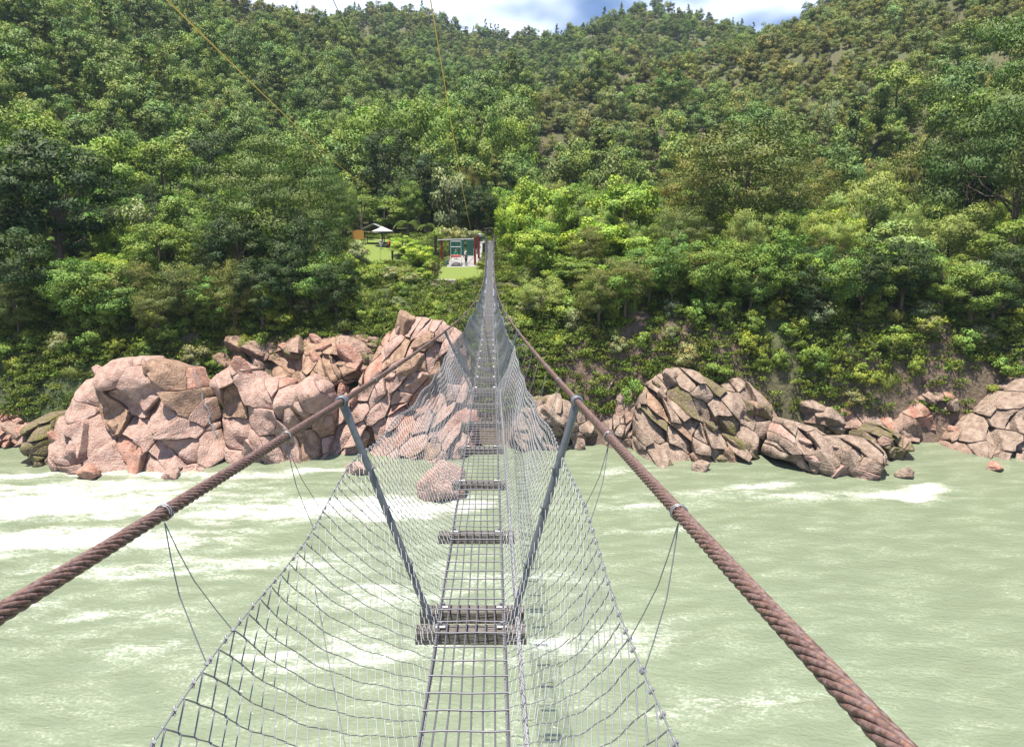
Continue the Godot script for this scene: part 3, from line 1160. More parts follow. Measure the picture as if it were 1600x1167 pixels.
func hill_zone(col: float) -> String:
	for z in [[60.0, "at the left edge"], [170.0, "above the tall dark tree"], [290.0, "right of the tall dark tree"], [400.0, "left above the flat-topped tree"], [500.0, "right above the flat-topped tree"], [600.0, "left of the rounded tree row"], [700.0, "above the rounded tree row"], [800.0, "above the bridge's end"], [900.0, "right of the rounded tree row"], [1000.0, "above the bright trees"], [1100.0, "left above the olive tree"], [1200.0, "right above the olive tree"], [1300.0, "left of the pale feathery tree"], [1400.0, "above the pale feathery tree"], [1500.0, "left of the huge layered tree"]]:
		if col < z[0]:
			return z[1]
	return "at the right edge"


func leaf_mat(key: String, r: float, g: float, b: float) -> StandardMaterial3D:
	var m := mat(key, r, g, b, 0.55, true)
	m.metallic_specular = 0.28
	m.backlight_enabled = true
	m.backlight = Color(0.5, 0.62, 0.22)
	return m


func leaves(a: Acc, clumps: Array, per: int, size: float, tone: Color, vary: float, droop: float, slim: float, shell := 0.40) -> void:
	var heart := Vector3.ZERO
	for cl in clumps:
		heart += cl[0]
	heart /= maxf(1.0, clumps.size())
	for cl in clumps:
		var c: Vector3 = cl[0]
		var r: Vector3 = cl[1]
		var tint := rng.randf_range(1.0 - vary * 0.6, 1.0 + vary * 0.6)
		var warm := rng.randf_range(-vary, vary) * 0.35
		var count := int(per * rng.randf_range(0.8, 1.2))
		for k in count:
			var dir := rv()
			if dir.y < -0.2 and rng.randf() < 0.65:
				dir.y = -dir.y
			var p := c + dir * r * pow(rng.randf(), shell)
			var out := (dir / r).normalized()
			out = (out + Vector3.UP * 0.2 + (p - heart).normalized() * 0.75).normalized()
			var nl := (out + rv() * 0.75).normalized()
			var u := nl.cross(rv()).normalized()
			u = (u + Vector3.DOWN * droop).normalized()
			nl = (nl - u * nl.dot(u)).normalized()
			var w := nl.cross(u)
			var l := size * rng.randf_range(0.6, 1.25)
			var kx := l * slim
			var nn := (out * 0.75 + nl * 0.6).normalized()
			var f := tint * rng.randf_range(1.0 - vary, 1.0 + vary)
			var col := Color(tone.r * f * (1.0 + warm), tone.g * f, tone.b * f * (1.0 - warm))
			var base := a.v.size()
			a.v.append(p - u * l)
			a.v.append(p + w * kx)
			a.v.append(p + u * l)
			a.v.append(p - w * kx)
			for j in 4:
				a.n.append(nn)
				a.c.append(col)
			facing(a, base, base + 1, base + 2, nl)
			facing(a, base, base + 2, base + 3, nl)


func wood(a: Acc, h: float, r: float, clumps: Array, split: float, limbs: int) -> void:
	var pts := PackedVector3Array()
	var lean := Vector3(rng.randf_range(-0.06, 0.06), 0, rng.randf_range(-0.06, 0.06)) * h
	var n := 7
	for k in n:
		var t := float(k) / (n - 1)
		pts.append(Vector3(0, -0.6 + (h + 0.6) * t, 0) + lean * t * t + Vector3(sin(t * 7.0 + r * 90.0), 0, cos(t * 6.0)) * 0.015 * h * t)
	tube(a, pts, r, r * 0.25, 7)
	var order := range(clumps.size())
	for k in mini(limbs, clumps.size()):
		var c: Vector3 = clumps[order[(k * 7) % clumps.size()]][0]
		var t0 := clampf(minf(split + rng.randf() * 0.35, c.y / h - 0.12), 0.12, 0.9)
		var f := t0 * (n - 1)
		var p := pts[int(f)].lerp(pts[mini(int(f) + 1, n - 1)], f - int(f))
		var mid := p.lerp(c, 0.5) + Vector3(0, -0.06 * h * rng.randf(), 0)
		tube(a, PackedVector3Array([p, p.lerp(mid, 0.5) + Vector3(0, 0.02 * h, 0), mid, c]), r * 0.34, r * 0.06, 5)


func clumps_round(h: float, r: float, n: int, cr: float, low: float, top_bias: float, flat: float) -> Array:
	var out := []
	var mid := h * (1.0 + low) * 0.5
	var hy := h * (1.0 - low) * 0.5
	for k in n:
		var dir := rv()
		dir.y = clampf(dir.y + top_bias * rng.randf(), -1, 1)
		var f := rng.randf_range(0.45, 0.86)
		var s := cr * rng.randf_range(0.65, 1.25)
		out.append([Vector3(dir.x * r * f, mid + dir.y * hy * f, dir.z * r * f), Vector3(s, s * flat, s)])
	return out


func clumps_layers(h: float, r: float, n: int, cr: float) -> Array:
	var out := []
	for k in n:
		var t := sqrt(rng.randf())
		var an := rng.randf() * TAU
		var dome := h * (0.60 + 0.36 * sqrt(maxf(0.0, 1.0 - t * t)))
		var tier := rng.randi() % 6
		var y := maxf(dome - tier * h * rng.randf_range(0.07, 0.12), h * 0.2)
		var s := cr * rng.randf_range(0.7, 1.25)
		out.append([Vector3(cos(an) * r * t * 0.92, y, sin(an) * r * t * 0.92), Vector3(s, s * 0.46, s)])
	return out


func clumps_cone(h: float, r: float, n: int, low: float, cr: float) -> Array:
	var out := []
	for k in n:
		var t := pow(rng.randf(), 0.8)
		var y := h * lerpf(1.0, low, t)
		var an := rng.randf() * TAU
		var rr := r * (t * 0.9 + 0.06) * rng.randf_range(0.4, 1.0)
		var s := cr * (0.5 + 0.7 * t) * rng.randf_range(0.7, 1.2)
		out.append([Vector3(cos(an) * rr, y, sin(an) * rr), Vector3(s, s * 0.75, s)])
	return out


func make_kind(key: String, called: String, h: float, r: float, clumps: Array, per: int, size: float, tone: Color, vary: float, droop: float, slim: float, trunk_r: float, limbs: int, category := "tree") -> void:
	var a := Acc.new()
	leaves(a, clumps, per, size, tone, vary, droop, slim)
	var w := Acc.new()
	wood(w, h * 0.82, trunk_r, clumps, 0.25, limbs)
	var crown := a.commit(M.leaf)
	if not kinds.has(key):
		kinds[key] = {"called": called, "h": h, "r": r, "variants": [], "category": category}
	var both := a.commit(M.leaf)
	w.commit(M.bark, both)
	kinds[key].variants.append([crown, w.commit(M.bark), both])


func fern_kind() -> void:
	for v in 2:
		var a := Acc.new()
		for k in 20:
			var an := TAU * k / 20.0 + rng.randf_range(-0.1, 0.1)
			var reach := rng.randf_range(1.5, 2.0)
			var lift := rng.randf_range(0.2, 0.7)
			var dir := Vector3(cos(an), 0, sin(an))
			var side := Vector3(-sin(an), 0, cos(an))
			for j in 16:
				var t := (j + 1) / 16.0
				var p := dir * reach * t + Vector3(0, 2.6 + lift * sin(t * 2.6) - 0.7 * t * t, 0)
				var l := 0.36 * sin(PI * clampf(t * 0.9 + 0.1, 0, 1)) + 0.04
				for sgn in [-1.0, 1.0]:
					var tip: Vector3 = p + side * sgn * l + dir * 0.10 + Vector3(0, -0.06, 0)
					var base := a.v.size()
					var f := rng.randf_range(0.8, 1.2)
					for q in [p - dir * 0.05, p + dir * 0.055, tip]:
						a.v.append(q)
						a.n.append((Vector3.UP + dir * t * 0.4).normalized())
						a.c.append(Color(0.16 * f, 0.215 * f, 0.045 * f))
					facing(a, base, base + 1, base + 2, Vector3.UP)
		var w := Acc.new()
		tube(w, PackedVector3Array([Vector3(0, -0.4, 0), Vector3(0.05, 1.2, 0), Vector3(0, 2.65, 0)]), 0.16, 0.22, 8)
		if not kinds.has("fern"):
			kinds["fern"] = {"called": "tree_fern", "h": 3.2, "r": 2.0, "variants": [], "category": "tree fern"}
		kinds.fern.variants.append([a.commit(M.leaf), w.commit(M.bark), null])


func build_kinds() -> void:
	leaf_mat("leaf", 1, 1, 1)
	leaf_mat("leaf_cool_shade", 0.84, 0.95, 1.0)  # cooler leaf tint, slightly darkened to stand in for shade on banks and understory
	leaf_mat("leaf_light", 1.25, 1.22, 1.1)
	leaf_mat("leaf_warm", 1.12, 1.0, 0.9)
	var bark := mat("bark", 0.115, 0.088, 0.066, 0.95)
	bark.albedo_texture = noise_texture(0.03, 256, 90, [[0, 0.5, 0.5, 0.5], [0.6, 1.0, 1.0, 1.0], [1, 1.3, 1.25, 1.2]])
	triplanar(bark, 0.8)
	for v in 3:
		make_kind("dark", "broadleaf_tree", 13, 5.5, clumps_round(13, 5.5, 58, 1.35, 0.10, 0.35, 0.75), 210, 0.17, lin(0.046, 0.070, 0.022), 0.40, 0.1, 0.48, 0.34, 26)  # leaf colour lowered to carry the self-shadow of these crowns
		make_kind("mid", "broadleaf_tree", 11, 4.5, clumps_round(11, 4.5, 52, 1.2, 0.08, 0.3, 0.85), 200, 0.16, lin(0.143, 0.206, 0.040), 0.36, 0.0, 0.50, 0.25, 22)
		make_kind("bright", "broadleaf_tree", 9, 4.0, clumps_round(9, 4.0, 46, 1.1, 0.04, 0.3, 0.9), 190, 0.17, lin(0.219, 0.303, 0.046), 0.36, 0.1, 0.55, 0.22, 16)
		make_kind("olive", "kanuka_tree", 14, 6.0, clumps_round(14, 6.0, 90, 1.45, 0.10, 0.3, 0.80), 190, 0.15, lin(0.136, 0.145, 0.040), 0.42, -0.2, 0.38, 0.30, 16)
	for v in 2:
		make_kind("layered", "spreading_tree", 15, 8.5, clumps_layers(15, 8.0, 105, 2.1), 300, 0.15, lin(0.100, 0.138, 0.036), 0.34, 0.0, 0.40, 0.34, 22)
		make_kind("feathery", "feathery_tree", 9, 4.2, clumps_round(9, 4.2, 56, 0.95, 0.05, 0.3, 1.15), 220, 0.20, lin(0.201, 0.244, 0.065), 0.30, 0.9, 0.18, 0.2, 26)
		make_kind("cone", "conifer_tree", 14, 4.0, clumps_cone(14, 4.0, 62, 0.10, 1.15), 170, 0.16, lin(0.118, 0.147, 0.036), 0.38, 0.3, 0.40, 0.3, 14)
		make_kind("yellow", "broadleaf_tree", 8, 3.4, clumps_round(8, 3.4, 34, 1.05, 0.06, 0.3, 0.8), 170, 0.19, lin(0.195, 0.255, 0.074), 0.34, 0.0, 0.5, 0.18, 14)
	for v in 3:
		make_kind("bush", "leafy_bush", 2.6, 1.8, clumps_round(2.6, 1.7, 18, 0.65, -0.05, 0.35, 0.9), 120, 0.12, lin(0.177, 0.236, 0.043), 0.38, 0.0, 0.5, 0.06, 9, "bush")
		make_kind("grey_bush", "grey_leaved_bush", 2.8, 1.9, clumps_round(2.8, 1.8, 18, 0.7, -0.05, 0.3, 0.9), 120, 0.13, lin(0.211, 0.221, 0.100), 0.40, 0.0, 0.45, 0.06, 9, "bush")
	for v in 2:
		make_kind("grassy", "flax_clump", 1.6, 1.3, clumps_round(1.2, 1.0, 6, 0.75, -0.1, 0.2, 0.9), 140, 0.34, lin(0.142, 0.175, 0.046), 0.3, -1.2, 0.08, 0.04, 0, "plant")
	fern_kind()
	# simpler crowns for the hillside
	for v in 3:
		make_kind("hill_mid", "forest_tree", 9, 3.9, clumps_round(9, 3.7, 32, 1.2, 0.06, 0.35, 0.85), 190, 0.17, lin(0.133, 0.181, 0.048), 0.38, 0.0, 0.5, 0.2, 5)
		make_kind("hill_scrub", "scrub_tree", 5, 2.2, clumps_round(5, 2.0, 18, 0.75, 0.02, 0.35, 1.0), 125, 0.145, lin(0.180, 0.195, 0.065), 0.42, -0.2, 0.42, 0.1, 3)
	for v in 2:
		make_kind("hill_cone", "forest_conifer", 11, 2.8, clumps_cone(11, 2.8, 36, 0.10, 1.0), 150, 0.16, lin(0.102, 0.129, 0.033), 0.40, 0.3, 0.42, 0.2, 4)


func plant(key: String, at: Vector3, h: float, w: float, label: String, group := "", leaf := "leaf", variant := -1) -> Node3D:
	var k: Dictionary = kinds[key]
	var vs: Array = k.variants
	var v: Array = vs[variant if variant >= 0 else rng.randi() % vs.size()]
	var root := thing(k.called, label, k.category, at, rng.randf() * TAU, group)
	root.scale = Vector3(w / (2.0 * k.r), h / k.h, w / (2.0 * k.r))
	var tr := put(v[1], "trunk" if k.category != "bush" and k.category != "plant" else "stems", root)
	if v[1].get_surface_count() == 0:
		tr.free()
	var cr := put(v[0], "crown" if k.category == "tree" else "foliage", root)
	if leaf != "leaf":
		cr.set_surface_override_material(0, M[leaf])
	return root


var taken := []
const TONE := {"leaf": "green", "leaf_light": "light green", "leaf_cool_shade": "cool green", "leaf_warm": "brownish green"}


func bank_zone(col: float) -> String:
	for z in [[110.0, "below the tall dark tree"], [215.0, "left above the pink outcrop"], [320.0, "right above the pink outcrop"], [420.0, "under the flat-topped tree"], [520.0, "right of the flat-topped tree"], [600.0, "below the picnic lawn"], [690.0, "below the garden"], [775.0, "left of the bridge"], [860.0, "right of the bridge"], [960.0, "below the bright trees"], [1060.0, "left of the olive tree"], [1160.0, "below the olive tree"], [1260.0, "right of the olive tree"], [1350.0, "above the jutting rock"], [1450.0, "below the yellow green tree"], [1540.0, "below the feathery trees"]]:
		if col < z[0]:
			return z[1]
	return "at the right edge"


func hero(key: String, px: float, py: float, d: float, wpx: float, label: String, leaf := "leaf", variant := -1) -> void:
	var g := gpix(px, d)
	var top := pix(px, py, d).y
	plant(key, g, maxf(top - g.y, 1.0), wpx / F * d * 0.94, label, "", leaf, variant)
	taken.append([Vector2(g.x, g.z), wpx / F * d * 0.5])


func clearing(x: float, z: float) -> bool:
	# the garden and lawn round the far end of the bridge
	var d := -z
	var px := 800.0 + x / d * F
	return d > 71.0 and d < 113.0 and px > 535.0 and px < 778.0


func build_heroes() -> void:
	for h in [
		["dark", 92, 205, 77, 235, "tall dark self-shaded tree standing above the left rock bank", "leaf_cool_shade"],
		["dark", -40, 240, 74, 200, "dark tree cut by the left edge of the picture", "leaf_cool_shade"],
		["dark", 20, 350, 67, 170, "low dark tree hanging over the far left bank", "leaf_cool_shade"],
		["mid", 245, 345, 75, 120, "mid green tree between the dark tree and the spreading tree", "leaf"],
		["grey_bush", 215, 318, 86, 90, "grey flowering bush behind the mid green tree on the left", "leaf"],
		["mid", 300, 300, 88, 120, "narrow mid green tree just left of the spreading tree", "leaf"],
		["layered", 432, 216, 79, 245, "big spreading flat-topped tree, yellow green above, left of the clearing", "leaf"],
		["layered", 512, 262, 96, 110, "smaller spreading tree behind the right side of the flat-topped one", "leaf_cool_shade"],
		["dark", 372, 330, 72, 130, "dark lower tree under the left of the flat-topped tree", "leaf_cool_shade"],
		["dark", 470, 340, 71, 130, "dark lower tree under the right of the flat-topped tree", "leaf_cool_shade"],
		["mid", 60, 170, 112, 170, "broad mid green tree behind the tall dark tree", "leaf"],
		["mid", 175, 200, 112, 150, "rounded light tree behind and right of the tall dark tree", "leaf_light"],
		["mid", 265, 215, 118, 130, "rounded tree above the gap between dark and spreading trees", "leaf"],
		["dark", 340, 200, 126, 120, "dark rounded tree behind the left of the flat-topped tree", "leaf"],
		["mid", 600, 305, 118, 90, "mid green tree behind the picnic shelter", "leaf"],
		["mid", 520, 172, 140, 130, "leftmost rounded tree of the row behind the clearing", "leaf"],
		["mid", 580, 150, 146, 120, "second rounded tree of the row behind the clearing", "leaf_light"],
		["mid", 645, 138, 150, 130, "tallest rounded tree of the row behind the clearing", "leaf"],
		["dark", 612, 200, 132, 120, "dark tree in front of the row behind the clearing", "leaf"],
		["mid", 700, 150, 146, 110, "fourth rounded tree of the row behind the clearing", "leaf_light"],
		["mid", 750, 158, 148, 110, "fifth rounded tree of the row, above the bridge's end", "leaf"],
		["mid", 800, 180, 150, 90, "rightmost rounded tree of the row behind the clearing", "leaf_light"],
		["dark", 660, 230, 126, 110, "dark tree in the shade at the back of the clearing", "leaf_cool_shade"],
		["grey_bush", 704, 270, 118, 80, "silvery green tree-sized bush at the back of the clearing", "leaf"],
		["cone", 775, 240, 122, 75, "olive cone-shaped tree above the bridge's far end", "leaf_warm"],
		["olive", 735, 258, 126, 50, "small yellowish tree beside the yellow rope", "leaf_warm"],
		["dark", 745, 290, 116, 90, "dark tree directly behind the bridge's far end", "leaf_cool_shade"],
		["bright", 842, 272, 92, 110, "bright green tree right beside the bridge's far end", "leaf"],
		["bright", 800, 305, 89, 60, "small bright tree touching the bridge's far end", "leaf_light"],
		["mid", 905, 285, 100, 100, "mid green tree between two bright trees right of the bridge", "leaf"],
		["bright", 972, 268, 92, 130, "bright glossy rounded tree, second to the right of the bridge", "leaf"],
		["bright", 930, 335, 83, 120, "bright bushy tree low in front, right of the bridge", "leaf_light"],
		["bright", 838, 350, 79, 100, "bright bushy tree leaning against the bridge's right netting", "leaf"],
		["bright", 1008, 360, 78, 100, "bright bushy tree at the foot of the olive tree", "leaf"],
		["olive", 1160, 168, 86, 250, "large brownish olive tree in the middle of the right bank", "leaf_cool_shade"],
		["olive", 1078, 225, 96, 140, "olive tree behind the left of the large olive one", "leaf_warm"],
		["olive", 1060, 320, 76, 110, "lower brownish tree left of the large olive one", "leaf_cool_shade"],
		["olive", 1240, 240, 98, 140, "olive tree behind the right of the large olive one", "leaf"],
		["feathery", 1345, 268, 90, 170, "pale feathery tree right of the large olive one", "leaf"],
		["feathery", 1290, 320, 80, 100, "small feathery tree at the large olive tree's right foot", "leaf_light"],
		["yellow", 1408, 345, 73, 110, "yellow green tree hanging over the right bank", "leaf"],
		["feathery", 1480, 318, 82, 150, "drooping feathery tree near the right edge", "leaf"],
		["olive", 1430, 215, 104, 150, "olive tree behind the feathery trees on the right", "leaf"],
		["layered", 1580, 18, 84, 300, "huge dark layered tree at the right edge reaching up the hill", "leaf_cool_shade"],
		["dark", 1500, 160, 97, 150, "dark tree left of the huge layered tree", "leaf_cool_shade"],
		["olive", 1660, 140, 76, 220, "dark olive tree cut by the right edge of the picture", "leaf_cool_shade"],
		["mid", 1585, 340, 74, 130, "mid green tree below the huge layered tree", "leaf"],
		["feathery", 1550, 430, 70, 110, "low feathery tree overhanging the far right bank", "leaf"],
		["dark", 1250, 380, 73, 130, "dark tree overhanging the shaded part of the right bank", "leaf_cool_shade"],
		["mid", 1130, 400, 72, 110, "mid green tree below the large olive tree", "leaf"],
		["mid", 900, 400, 74, 100, "mid green tree low on the bank right of the bridge", "leaf"],
	]:
		hero(h[0], h[1], h[2], h[3], h[4], h[5], h[6])
	# tree ferns and a palm-like cabbage tree round the clearing
	for f in [
		["big tree fern left of the bushes in the clearing", 638, 101, 3.9, 4.4],
		["tree fern with flat fronds near the red posts", 681, 94, 3.4, 3.6],
		["tree fern behind the flat-fronded one", 668, 104, 3.2, 3.4],
		["small tree fern by the picnic lawn", 613, 90, 1.9, 2.6],
		["tree fern at the left end of the picnic lawn", 538, 101, 3.2, 3.4],
	]:
		plant("fern", gpix(f[1], f[2]), f[3], f[4], f[0])
	var cab := gpix(566, 108)
	var ct := thing("cabbage_tree", "cabbage tree with forked bare trunk behind the orange board", "tree", cab)
	var w := Acc.new()
	tube(w, PackedVector3Array([Vector3(0, -0.3, 0), Vector3(0.05, 1.6, 0), Vector3(0, 3.0, 0)]), 0.22, 0.17, 8)
	var a := Acc.new()
	for b in [Vector3(-0.9, 5.2, 0.1), Vector3(0.7, 5.6, 0), Vector3(0.1, 6.0, -0.5)]:
		tube(w, PackedVector3Array([Vector3(0, 2.8, 0), (b as Vector3) * Vector3(0.6, 0.78, 0.6), b]), 0.14, 0.09, 6)
		for k in 150:
			var dir := rv()
			dir.y = dir.y * 0.8 + 0.15
			var tip: Vector3 = b + dir * rng.randf_range(0.7, 1.0) - Vector3(0, 0.15, 0)
			var sd := dir.cross(rv()).normalized() * 0.035
			var base := a.v.size()
			var fc := rng.randf_range(0.7, 1.3)
			for q in [b - sd, b + sd, tip]:
				a.v.append(q)
				a.n.append((dir + Vector3.UP * 0.3).normalized())
				a.c.append(Color(0.10 * fc, 0.135 * fc, 0.045 * fc))
			facing(a, base, base + 1, base + 2, dir + Vector3.UP * 0.3)
	put(w.commit(M.bark), "trunk", ct)
	put(a.commit(M.leaf), "crown", ct)


func free_spot(x: float, z: float, r: float) -> bool:
	for t in taken:
		if Vector2(x, z).distance_to(t[0]) < (t[1] + r) * 0.55:
			return false
	return true


func build_filler() -> void:
	# trees leaning out over the river bank
	for k in 44:
		var ox := -50.0 + k * 2.55 + rng.randf_range(-0.7, 0.7)
		var od := rng.randf_range(65.6, 68.2)
		var oc := 800.0 + ox / od * F
		if oc < -40.0 or oc > 1640.0 or (oc > 530.0 and oc < 930.0):
			continue
		var ok: String = ["mid", "mid", "dark", "olive"][rng.randi() % 4]
		var ol: String = ["leaf_cool_shade", "leaf", "leaf_cool_shade"][rng.randi() % 3]
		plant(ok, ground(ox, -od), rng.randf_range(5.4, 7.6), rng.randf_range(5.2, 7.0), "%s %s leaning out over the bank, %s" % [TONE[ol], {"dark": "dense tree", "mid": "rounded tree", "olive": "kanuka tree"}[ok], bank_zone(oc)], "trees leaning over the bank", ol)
	# trees that close the wood between the named ones, on the terrace above the river
	var d := 68.0
	while d < 128.0:
		var x := -0.95 * d
		while x < 0.95 * d:
			var px := x + rng.randf_range(-1.6, 1.6)
			var pd := d + rng.randf_range(-1.6, 1.6)
			x += 5.2
			if clearing(px, -pd) or (pd < 116.0 and absf(px + 0.14 + 0.03 * pd) < 3.0):
				continue
			var col := 800.0 + px / pd * F
			if pd < 84.0 and col > 470.0 and col < 700.0:
				continue
			if not free_spot(px, -pd, 2.2):
				continue
			var key := "mid"
			var leaf := "leaf"
			var label := ""
			var group := ""
			if px < 0.0:
				key = ["mid", "dark", "mid", "bright"][rng.randi() % 4]
				leaf = ["leaf", "leaf_cool_shade", "leaf"][rng.randi() % 3]
				label = "left"
				group = "trees of the terrace"
			else:
				key = ["bright", "mid", "olive", "feathery", "mid"][rng.randi() % 5]
				leaf = ["leaf", "leaf_light", "leaf_cool_shade"][rng.randi() % 3]
				label = "right"
				group = "trees of the terrace"
			var h := rng.randf_range(5.0, 8.0) + maxf(0.0, pd - 95.0) * 0.10
			if pd < 74.0:
				h *= 0.7
			var wide := rng.randf_range(4.6, 6.6)
			label = "%s %s%s, %s, %s" % [TONE[leaf], "broad " if wide > 5.6 else "slim ", {"mid": "rounded tree", "dark": "dense tree", "bright": "bushy tree", "olive": "kanuka tree", "feathery": "feathery tree"}[key], "front row" if pd < 84.0 else ("second row" if pd < 104.0 else "back row"), bank_zone(col)]
			plant(key, ground(px, -pd), h, wide, label, group, leaf)
			taken.append([Vector2(px, -pd), 2.4])
		d += 5.0
	# bushes on the bank
	d = 60.8
	while d < 80.0:
		var x := -0.82 * d
		while x < 0.82 * d:
			var bx := x + rng.randf_range(-1.1, 1.1)
			var bd := d + rng.randf_range(-0.8, 0.8)
			x += 2.7 if d > 66.0 else 2.2
			var col := 800.0 + bx / bd * F
			var g := ground(bx, -bd)
			if g.y < (3.0 if col > 980.0 else 5.5) or (absf(bx + 0.14 + 0.03 * bd) < 1.6 and bd > 62.0):
				continue
			if bd > 77.0 and col > 672.0 and col < 770.0:
				continue
			if (col > 575.0 and col < 720.0 and bd < 66.5) or (col > 335.0 and col < 600.0 and bd < 64.5):
				continue
			var key: String = ["bush", "bush", "grey_bush", "bush", "grassy"][rng.randi() % 5]
			var h := rng.randf_range(1.3, 2.6) * (0.7 if key == "grassy" else 1.0)
			if col > 600.0 and col < 790.0:
				h *= 0.62
			var dark: bool = col > 1080.0 or col < 560.0  # shadowed stretches of bank: shade put into the leaf choice, no light tint
			var leaf: String = ["leaf", "leaf_light", "leaf_cool_shade", "leaf"][rng.randi() % 4] if not dark else ["leaf_cool_shade", "leaf", "leaf_warm"][rng.randi() % 3]
			var size := "small" if h < 1.6 else ("medium" if h < 2.1 else "large")
			var row := "just above the rocks" if bd < 65.5 else ("halfway up the bank" if bd < 71.0 else "at the top of the bank")
			plant(key, g - Vector3(0, 0.15, 0), h, h * rng.randf_range(1.2, 1.7), "%s %s %s %s %s" % [size, TONE[leaf], {"bush": "leafy bush", "grey_bush": "greyish bush", "grassy": "tussock"}[key], row, bank_zone(col)], "bushes of the river bank", leaf)
		d += 2.0
	for b in [
		["bright", 655, 87, 3.3, 5.0, "rounded bright yellow green bush left of the red posts", "leaf_light"],
		["bright", 632, 93, 3.2, 4.4, "bright green bush in front of the big tree fern", "leaf_light"],
		["grey_bush", 558, 88, 3.2, 4.0, "rounded olive bush in front of the orange board", "leaf"],
		["grey_bush", 700, 103, 2.6, 5.0, "clipped pale bush behind the white frame", "leaf_light"],
		["grey_bush", 736, 99, 2.7, 3.6, "clipped round bush beside the right red post", "leaf"],
		["grey_bush", 728, 106, 1.8, 4.2, "low pale hedge bush behind the green screen", "leaf_light"],
		["bush", 745, 106, 1.6, 3.4, "low bright hedge bush behind the red posts", "leaf_light"],
		["bush", 672, 84, 1.6, 2.6, "small bush beside the leaning fence posts", "leaf"],
		["grassy", 627, 80, 1.6, 3.0, "pale tussock on the slope below the bushes", "leaf_light"],
		["bush", 752, 86, 1.0, 1.6, "small bush at the lawn's edge beside the bridge", "leaf_warm"],
		["bush", 540, 84, 2.4, 4.0, "wide bush left of the olive garden bush", "leaf_light"],
		["bush", 590, 83, 1.5, 3.4, "low bush on the slope below the parasol", "leaf_light"],
		["grey_bush", 610, 79, 1.6, 3.2, "low grey bush below the small tree fern", "leaf"],
		["bush", 575, 79, 1.8, 3.6, "broad bush at the left of the garden slope", "leaf"],
		["grey_bush", 640, 77, 1.5, 3.0, "grey bush on the slope left of the fence posts", "leaf"],
		["bush", 660, 79, 1.4, 2.8, "green bush on the slope beside the fence posts", "leaf_light"],
		["bush", 690, 109, 2.2, 4.0, "dark bush at the left of the walkers", "leaf_cool_shade"],
	]:
		plant(b[0], gpix(b[1], b[2]) - Vector3(0, 0.1, 0), b[3], b[4], b[5], "", b[6])
	# low plants carpeting the ground
	var tuft := Acc.new()
	var cl := []
	for k in 5:
		cl.append([Vector3(rng.randf_range(-0.35, 0.35), 0.16, rng.randf_range(-0.35, 0.35)), Vector3(0.28, 0.22, 0.28)])
	leaves(tuft, cl, 22, 0.10, lin(0.095, 0.140, 0.026), 0.5, -0.3, 0.3)
	var spots := []
	for k in 40000:
		var dd := rng.randf_range(61.0, 125.0) if k < 26000 else rng.randf_range(61.0, 69.0)
		var x := rng.randf_range(-0.9, 0.9) * dd
		var h := height(x, -dd)
		var col := 800.0 + x / dd * F
		if h < 2.5 or lawn_spot(x, -dd) > 0 or noise_b.get_noise_2d(x * 9.0, dd * 9.0) < rng.randf_range(-0.6, -0.1):
			continue
		if dd < 64.0 and (noise_b.get_noise_2d(x * 16.0, dd * 16.0 + 50.0) < rng.randf_range(-0.4, 0.3)):
			continue
		if col > 335.0 and col < 700.0 and dd < 66.0 and rng.randf() < 0.75:
			continue
		if dd < 68.0 and rng.randf() < 0.45:
			continue
		spots.append(Vector3(x, h - 0.04, -dd))
	var mm := MultiMesh.new()
	mm.transform_format = MultiMesh.TRANSFORM_3D
	mm.use_colors = true
	mm.mesh = tuft.commit(M.leaf)
	mm.instance_count = spots.size()
	for k in spots.size():
		var sc := rng.randf_range(0.7, 1.7)
		mm.set_instance_transform(k, Transform3D(Basis(Vector3.UP, rng.randf() * TAU).scaled(Vector3(sc, sc * rng.randf_range(0.7, 1.4), sc)), spots[k]))
		var f := rng.randf_range(0.35, 1.25)
		mm.set_instance_color(k, Color(f * rng.randf_range(0.8, 1.15), f, f * rng.randf_range(0.7, 1.1)))
	var o := MultiMeshInstance3D.new()
	o.name = "bank_undergrowth"
	o.multimesh = mm
	add_child(o)
	o.set_meta("kind", "stuff")
	o.set_meta("label", "low ferns and leafy undergrowth carpeting the far bank")
	o.set_meta("category", "undergrowth")


